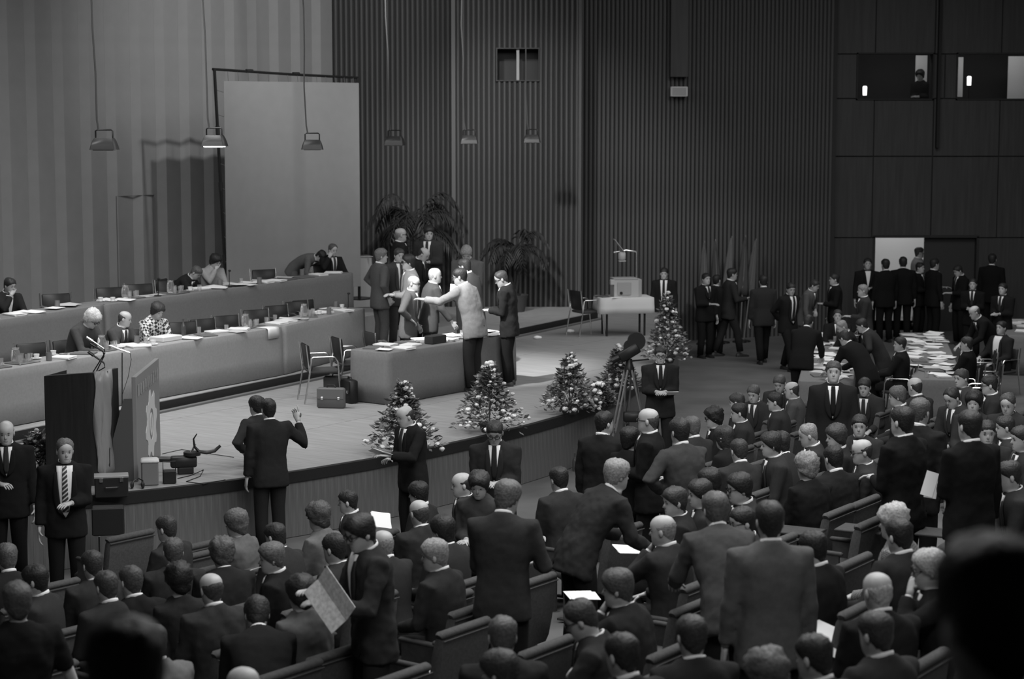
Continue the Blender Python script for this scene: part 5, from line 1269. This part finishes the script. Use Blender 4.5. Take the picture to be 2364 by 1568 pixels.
def palm(px, ybase, ytop, dep, nf, label, seed):
    base = atd(px, 500, dep); base.z = Z_R1; topz = atd(px, ytop, dep).z; t = thing('potted_palm', label, 'palm', base); Hh = topz - Z_R1
    MB().lathe([(.20, 0), (.26, .3), (.28, .34), (.25, .34), (.22, .28), (.001, .27)], 16).build('pot', mat('pot', .06), t, 40)
    rnd = random.Random(seed); hs = Hh * .62
    for k in range(3): MB().tube([(rnd.uniform(-.05, .05), rnd.uniform(-.05, .05), .27), (rnd.uniform(-.1, .1), rnd.uniform(-.08, .08), hs * .6), (rnd.uniform(-.12, .12), rnd.uniform(-.05, .05), hs)], [.03, .022, .016], 6).build('stem', mat('palm_stem', .03), t, True)
    Ms = [frond(Hh * .40, u_, seed + i).mesh('frond', M_palm) for i, u_ in enumerate((.75, .5, .3))]
    for i in range(nf):
        o = obj('frond', Ms[i % 3], t, (0, 0, hs * rnd.uniform(.75, 1.0)), i * 2.4 + rnd.uniform(-.3, .3))
palm(955, 0, 388, dB - .75, 17, 'tall dark potted palm in the corner of the ribbed wall', 21)
palm(1188, 0, 490, dB - 1.0, 14, 'lower dark potted palm in front of the lit ribbed wall', 22)
# ---- flower arrangements
def bloom_me(r_, mt, seed):
    m = MB(); m.ellip((0, 0, 0), (r_ * .55, r_ * .55, r_ * .5), 6, 4)
    for k in range(9):
        a = k * 2.4; e = .3 + .5 * (k % 3) / 2; d_ = V((math.cos(a) * math.cos(e), math.sin(a) * math.cos(e), math.sin(e))); m.ellip(d_ * r_ * .55, (r_ * .45, r_ * .45, r_ * .3), 5, 3, V((0, 0, 1)).rotation_difference(d_).to_matrix())
    return m.mesh('bloom', mt, 'all')
BL = [bloom_me(.062, M_petal, 1), bloom_me(.048, M_petal, 2), bloom_me(.052, M_petal2, 3), bloom_me(.040, M_petal2, 4)]
def prof_(u): return (1 - u) ** .75 * (.72 + .28 * math.cos(u * 2.2))
def leaf_part(h, w_, n_, seed):
    m = MB(); rnd = random.Random(seed)
    for i in range(n_):
        u_ = rnd.random() ** .8; z_ = .06 + h * u_ * rnd.uniform(.85, 1.06); rr_ = w_ * prof_(u_) * rnd.uniform(.25, 1.22) + .02; a = rnd.uniform(0, 6.28); c = V((rr_ * math.cos(a), rr_ * math.sin(a), z_)); d_ = (V((math.cos(a), math.sin(a), rnd.uniform(-.5, .9)))).normalized(); s_ = d_.cross(V((rnd.uniform(-1, 1), rnd.uniform(-1, 1), 1))).normalized(); ln = rnd.uniform(.05, .11)
        m.add([c, c + d_ * ln * .5 + s_ * ln * .25, c + d_ * ln, c + d_ * ln * .5 - s_ * ln * .25], [(0, 1, 2, 3)])
    for i in range(10):
        a = rnd.uniform(0, 6.28); u_ = rnd.random(); m.tube([(0, 0, .1), (w_ * .4 * (1 - u_) * math.cos(a), w_ * .4 * (1 - u_) * math.sin(a), .1 + h * u_ * .6), (w_ * (1 - u_) * math.cos(a), w_ * (1 - u_) * math.sin(a), .08 + h * u_)], .005, 4)
    return m
def flowers(px, pybase, z, h, w_, nb_, label, seed):
    p = at(px, pybase, z); t = thing('flower_arrangement', label, 'flowers', p); rnd = random.Random(seed)
    MB().lathe([(.10, 0), (.14, .10), (.15, .12), (.12, .12), (.001, .10)], 12).build('bowl', mat('bowl', .05), t, True)
    lf = leaf_part(h, w_, 1300, seed).build('foliage', M_leaf, t); lf['kind'] = 'stuff'
    nb_ = int(nb_ * 1.7)
    for i in range(nb_):
        u_ = ((i + .5) / nb_) ** 1.25; z_ = .10 + h * u_ ** 1.05; rr_ = (w_ * prof_(u_) + .02) * rnd.uniform(.55, 1.2); a = i * 2.399 + rnd.uniform(-.6, .6)
        o = obj('bloom', BL[rnd.choice((0, 1, 1, 2, 2, 3))], t, (rr_ * math.cos(a), rr_ * math.sin(a), z_ + rnd.uniform(-.07, .06)), rnd.uniform(0, 6)); k = rnd.uniform(.5, 1.05); o.scale = (k, k, k)
flowers(932, 1048, Z_STAGE, .80, .40, 60, 'flower pyramid at the stage edge behind the person holding out a sheet', 31)
flowers(1130, 998, Z_STAGE, .80, .44, 66, 'tall pointed flower pyramid at the stage edge before the small table', 32)
flowers(1316, 955, Z_STAGE, .72, .36, 60, 'rounded flower pyramid at the stage edge left of the tripod', 33)
flowers(1386, 945, Z_STAGE, .26, .20, 20, 'low flower bowl between the rounded pyramid and the tripod', 34)
flowers(1428, 905, Z_STAGE, .58, .28, 37, 'flower pyramid half hidden behind the tripod', 35)
flowers(1540, 838, Z_STAGE, 1.02, .36, 72, 'tallest flower pyramid at the stage corner below the projector table', 36)
flowers(85, 1095, Z_STAGE, .40, .30, 46, 'wide flower bowl beside the lectern', 37)
# ---- projector table
q = at(1392, 778, Z_STAGE); fd = V((.985, .17, 0)); fn = V((-.17, .985, 0)); A = V((q.x - .05, q.y - .05, 0))
trestle('small table carrying the overhead projector', A + fd * .03 + fn * .03, fd, fn, .96, .60, Z_STAGE, Z_STAGE + .72)
o = drape('tablecloth', 'white cloth hanging in points over the projector table', A, fd, fn, 1.02, .66, Z_STAGE + .42, Z_STAGE + .72, mat('white_cloth', .55, .95), 7, amp=.02)
TABS['proj'] = (A, fd, fn, 1.02, .66, Z_STAGE + .726)
pc = A + fd * .56 + fn * .30; t = thing('overhead_projector', 'pale overhead projector with a raised mirror arm', 'projector', (pc.x, pc.y, Z_STAGE + .726), R(8))
M_proj = mat('projector_grey', .42, .5)
m = MB(); m.prism([(-.27, -.19), (.19, -.19), (.27, -.09), (.27, .19), (-.27, .19)], 0, .32); m.build('body', M_proj, t); MB().bbox((-.05, 0, .335), (.46, .36, .035), .008).build('stage_plate', mat('plate_grey', .3), t)
MB().bbox((-.08, -.196, .16), (.26, .012, .24), .004).build('front_panel', mat('panel_grey', .32), t); MB().lathe([(.028, 0), (.028, .02)], 10, (0, 0, 0), M=Matrix.Rotation(R(90), 3, 'X')).build('knob', M_black, t, False, (-.14, -.2, .08))
MB().bbox((-.3, -.14, .28), (.08, .1, .1), .01).build('handle_block', M_proj, t)
MB().tube([(.20, .05, .34), (.20, .05, .80), (.19, .05, .83), (.0, .05, .86), (-.24, .05, .82)], .016, 8).build('arm', M_chrome, t, True)
MB().lathe([(.055, -.07), (.07, -.05), (.07, .05), (.05, .08)], 12, (-.08, .05, .75)).build('lens_head', M_proj, t, True); MB().bbox((-.08, .05, .66), (.13, .13, .02), .004).build('lens_plate', M_proj, t)
MB().box((-.14, .05, .95), (.30, .16, .012), Matrix.Rotation(R(52), 3, 'Y')).build('mirror', mat('mirror_back', .3, .4), t)
put('proj', .12, .3, ME_FOLDER, 'dark folder beside the overhead projector', 'folder', None, .4)
put('proj', .30, .14, PAPERS[1], 'paper sheet beneath the overhead projector', 'paper', None, .2)
# white things dropped on the boards
for i, (px, py) in enumerate(((1240, 783), (1316, 768))):
    p = at(px, py, Z_STAGE); m = MB(); m.ellip((0, 0, .03), (.07, .05, .035), 8, 5); m.ellip((.05, .02, .025), (.04, .05, .03), 6, 4); tag(m.build('crumpled_paper', M_paper, None, 'all', p), ('crumpled white paper on the boards beside the riser', 'smaller crumpled white paper under the chrome-armed chair')[i], 'paper')
# ---- tripod with film camera
p = at(1458, 1010, 0); p.z = 0; p = V((atd(1452, 900, 27.6).x, 27.6, 0)); t = thing('tripod_camera', 'film camera with round magazine on a tall wooden tripod', 'film camera', p)
hz = atd(1452, 850, 27.6).z
for a in (95, 215, 335):
    f = V((.42 * math.cos(R(a)), .42 * math.sin(R(a)), 0)); nn = V((-math.sin(R(a)), math.cos(R(a)), 0)) * .035; m = MB(); hd = V((f.x * .12, f.y * .12, hz - .02))
    m.tube([hd + nn, f * .62 + V((0, 0, hz * .38)) + nn], .015, 6); m.tube([hd - nn, f * .62 + V((0, 0, hz * .38)) - nn], .015, 6); m.tube([f * .55 + V((0, 0, hz * .45)), f], .016, 6); m.build('leg', mat('tripod_wood', .16, .5), t, True)
    MB().lathe([(.025, 0), (.025, .07)], 8, tuple(f * .62 + V((0, 0, hz * .36)))).build('clamp', M_chrome, t)
MB().lathe([(.07, hz - .05), (.075, hz), (.05, hz + .05), (.04, hz + .13)], 12).build('head', M_dmetal, t, True)
MB().tube([(.03, 0, hz + .10), (.28, .04, hz + .12)], .012, 6).build('pan_handle', M_dmetal, t, True)
Mx = Matrix.Rotation(R(-32), 3, 'Y'); MB().bbox((.0, 0, hz + .22), (.30, .14, .15), .015, Mx).build('body', M_vin, t, 50)
MB().tube([(-.12, 0, hz + .16), (-.24, 0, hz + .10)], [.045, .05], 12).build('lens', M_dmetal, t, 40)
MB().tube([(.10, -.05, hz + .38), (.10, .05, hz + .38)], .125, 18).build('film_magazine', M_vin, t, 40); MB().tube([(.02, -.045, hz + .30), (.02, .045, hz + .30)], .10, 18).build('film_magazine', M_vin, t, 40)
tb = thing('camera_bag', 'dark bag hanging under the tripod', 'bag', p + V((.06, -.08, 0))); MB().bbox((0, 0, .72), (.28, .16, .14), .02).build('body', M_vin, tb, 50)
for sg in (-1, 1): MB().tube([(sg * .1, 0, .78), (sg * .02, .04, hz - .05)], .006, 5).build('strap', M_dmetal, tb)
# seated camera assistant's shoe area left out; bottle on the aisle floor
p = at(1327, 1088, 0); t = thing('bottle', 'small bottle standing on a crate in the aisle before the front row', 'bottle', (p.x, p.y, 0.0)); m = ME_BOT; obj('body', ME_BOT, t)
# ---- flags
for i, (px, py, ln, g) in enumerate(((1627, 556, 0, .08), (1652, 552, -2, .05), (1690, 545, 5, .11), (1722, 543, 3, .06), (1746, 551, 7, .10))):
    dep = pC0.y + (pC1.y - pC0.y) * ((px - 1336) / 579) - .9; top = atd(px, py, dep); t = thing('flag', ('pale flag, first in the row beside the projector', 'thin dark flag, second in the row from the projector', 'broad pale flag on a leaning pole, middle of the row', 'dark flag, next to the last in the row', 'pale flag on the most slanted pole, last of the row')[i], 'flag', (top.x - ln * .035, dep, 0))
    tp = V((ln * .035, 0, top.z)); MB().tube([(0, 0, 0), tp], .014, 6).build('pole', mat('flag_pole', .15, .5), t); MB().lathe([(.16, 0), (.15, .03), (.03, .05)], 12).build('foot', M_dmetal, t)
    m = MB(); rows = []
    for j in range(8):
        u_ = j / 7; z_ = tp.z - .04 - u_ * 1.25; xw = .03 + .26 * u_ ** .8; c = tp * (z_ / tp.z)
        rows.append([V((c.x - .02 + xw * (k / 5 - .45), -.02 + .035 * math.sin(k * 2.3 + j * .4) * (.3 + u_), z_)) for k in range(6)])
    m.loft(rows, closed=False); o = m.build('cloth', mat('flag_%s' % g, g, .9), t, 'all'); md = o.modifiers.new('thick', 'SOLIDIFY'); md.thickness = .004
# ---- papers in hands and on chairs
def sheet(center, w_, h_, rot, label, cat='paper', fold=False, mt=None):
    m = MB()
    if fold:
        for sg, a in ((-1, 12), (1, -14)): m.box((sg * w_ / 4, 0, 0), (w_ / 2, .004, h_), RZ(R(a)))
    else: m.box((0, 0, 0), (w_, .003, h_))
    if not fold:
        rn = random.Random(int(center[0] * 100)); m.box((rn.uniform(-.02, .02), -.004, rn.uniform(-.02, .02)), (w_, .003, h_), Matrix.Rotation(rn.uniform(-.16, .16), 3, 'Y'))
    o = m.build('newspaper' if fold else 'paper_sheet', mt or M_paper, None, False, center); o.rotation_euler = rot; return tag(o, label, cat)
def near_hand(i, hand, off):
    return PEOPLE[i]['wr'][hand] + V(off)
def idx(sub):
    for i, p in enumerate(PEOPLE):
        if sub in p['o']['label']: return i
M_news = mat('newsprint', .6, .9, noise=.25, nscale=40)
i = idx('open newspaper'); sheet(near_hand(i, 1, (.02, -.10, .06)), .26, .36, (R(-18), R(-48), R(-20)), 'open newspaper held by the person standing in the aisle', 'newspaper', True, M_news)
i = idx('sheet out over'); sheet(near_hand(i, 1, (-.10, .03, .03)), .24, .20, (R(70), R(20), R(10)), 'white sheet held out over the stage edge')
i = idx('holding a note'); sheet(near_hand(i, 1, (.10, -.10, .0)), .15, .10, (R(60), 0, 0), 'small note held by the person at the tripod')
i = idx('holding a paper'); sheet(near_hand(i, 0, (.10, -.04, .0)), .16, .12, (R(60), 0, 0), 'paper held by the person walking past the flags')
i = idx('bending sideways over'); sheet(near_hand(i, 0, (.08, -.10, -.02)), .15, .21, (R(-20), R(20), R(20)), 'folded papers held by the person in the long coat')
i = idx('charcoal suit reaching'); sheet(near_hand(i, 0, (.12, .12, .46)), .26, .20, (R(-15), R(6), R(10)), 'white sheet held up in the middle of the stage group')
i = idx('a paper at the side'); sheet(near_hand(i, 1, (-.10, -.05, .0)), .10, .20, (R(-10), R(10), 0), 'papers held at the side by the black suit')
ns = 0
for k, c in enumerate(EC):
    if k % 2 == 0:
        q = V(c.location) + V((-math.sin(c.rotation_euler.z), math.cos(c.rotation_euler.z), 0)) * .06; o = obj('paper_stack' if k % 4 == 0 else 'paper_sheet', ME_STACK if k % 4 == 0 else PAPERS[1], None, (q.x, q.y, q.z + .452), c.rotation_euler.z + .3)
        tag(o, 'stack of white papers left on an empty audience chair' if k % 4 == 0 else 'white sheet left on an empty audience chair', 'papers' if k % 4 == 0 else 'paper', 'paper stacks on empty chairs' if k % 4 == 0 else 'paper sheets on empty chairs')
def lap_sheet(px, py, w_, h_, rot, label, dz=.60):
    lo, hi = 4.0, 40.0; r = ray(px, py)
    for _ in range(40):
        mid = (lo + hi) / 2; P = V((0, 0, HC)) + r * (mid / r.y)
        if P.z > rake(P.x, P.y) + dz: lo = mid
        else: hi = mid
    sheet(P, w_, h_, rot, label)
lap_sheet(880, 1201, .2, .2, (R(-50), R(8), R(20)), 'open leaflets on a lap in the second row', .80)
lap_sheet(1447, 1268, .22, .16, (R(-75), R(8), R(20)), 'white papers on the lap below the bending long coat', .72)
lap_sheet(473, 1292, .20, .22, (R(-60), R(20), R(20)), 'white paper on a lap beside the tweed suit', .70)
lap_sheet(968, 1310, .10, .22, (R(-40), R(40), R(20)), 'narrow white paper held on a lap by the dark sideways suit', .72)
lap_sheet(1276, 1245, .18, .12, (R(-60), R(5), R(20)), 'small white paper lying on a front chair', .62)
lap_sheet(1912, 1472, .26, .22, (R(-60), R(20), R(-20)), 'pointed white sheet on the chair beside the light creased jacket', .66)
lap_sheet(1668, 1462, .28, .22, (R(-72), R(5), R(25)), 'thick sheaf of white papers on a chair by the creased jacket', .72)
lap_sheet(478, 1528, .14, .30, (R(-45), R(-30), R(20)), 'rolled bundle of papers beside the bending black jacket', .66)
lap_sheet(1340, 1374, .24, .13, (R(-75), R(5), R(25)), 'white papers spread on a tablet before the cheek-resting person', .72)
# folding writing tablets
def tablet(px, py, label):
    lo, hi = 4.0, 40.0; r = ray(px, py)
    for _ in range(40):
        mid = (lo + hi) / 2; P = V((0, 0, HC)) + r * (mid / r.y)
        if P.z > rake(P.x, P.y) + .72: lo = mid
        else: hi = mid
    t = thing('writing_tablet', label, 'tablet', P, R(62)); MB().bbox((0, 0, 0), (.30, .42, .02), .006).build('board', M_seatd, t); MB().tube([(-.15, -.21, .008), (.15, -.21, .008)], .008, 6).build('edge', M_chrome, t); MB().tube([(.12, 0, -.01), (.12, -.02, -.13)], .012, 6).build('support', M_chrome, t)
tablet(1992, 1222, 'folding writing tablet in front of the houndstooth jacket'); tablet(1842, 1226, 'folding writing tablet beside the creased jacket'); tablet(2180, 1232, 'folding writing tablet beyond the black silhouette')
# cigarette
i = idx('cigarette between'); h = PEOPLE[i]['head']; o = MB().tube([(0, 0, 0), (-.08, -.03, -.02)], .004, 6).build('cigarette', M_white, None, False, h + V((-.085, -.03, -.06))); tag(o, 'white cigarette between the lips of a seated person', 'cigarette')
# badge on open jacket

for p in PEOPLE:
    if 'gallery' in p['o']['label']:
        fw = V((-math.sin(p['rz']), math.cos(p['rz']), 0)); q = p['root'] + fw * .04; dup(HC0, q, p['rz'], 'upholstered chair on the gallery under the ' + ('broad black silhouette' if 'silhouette' in p['o']['label'] else 'dark head close to the lens'), 'chairs on the gallery')
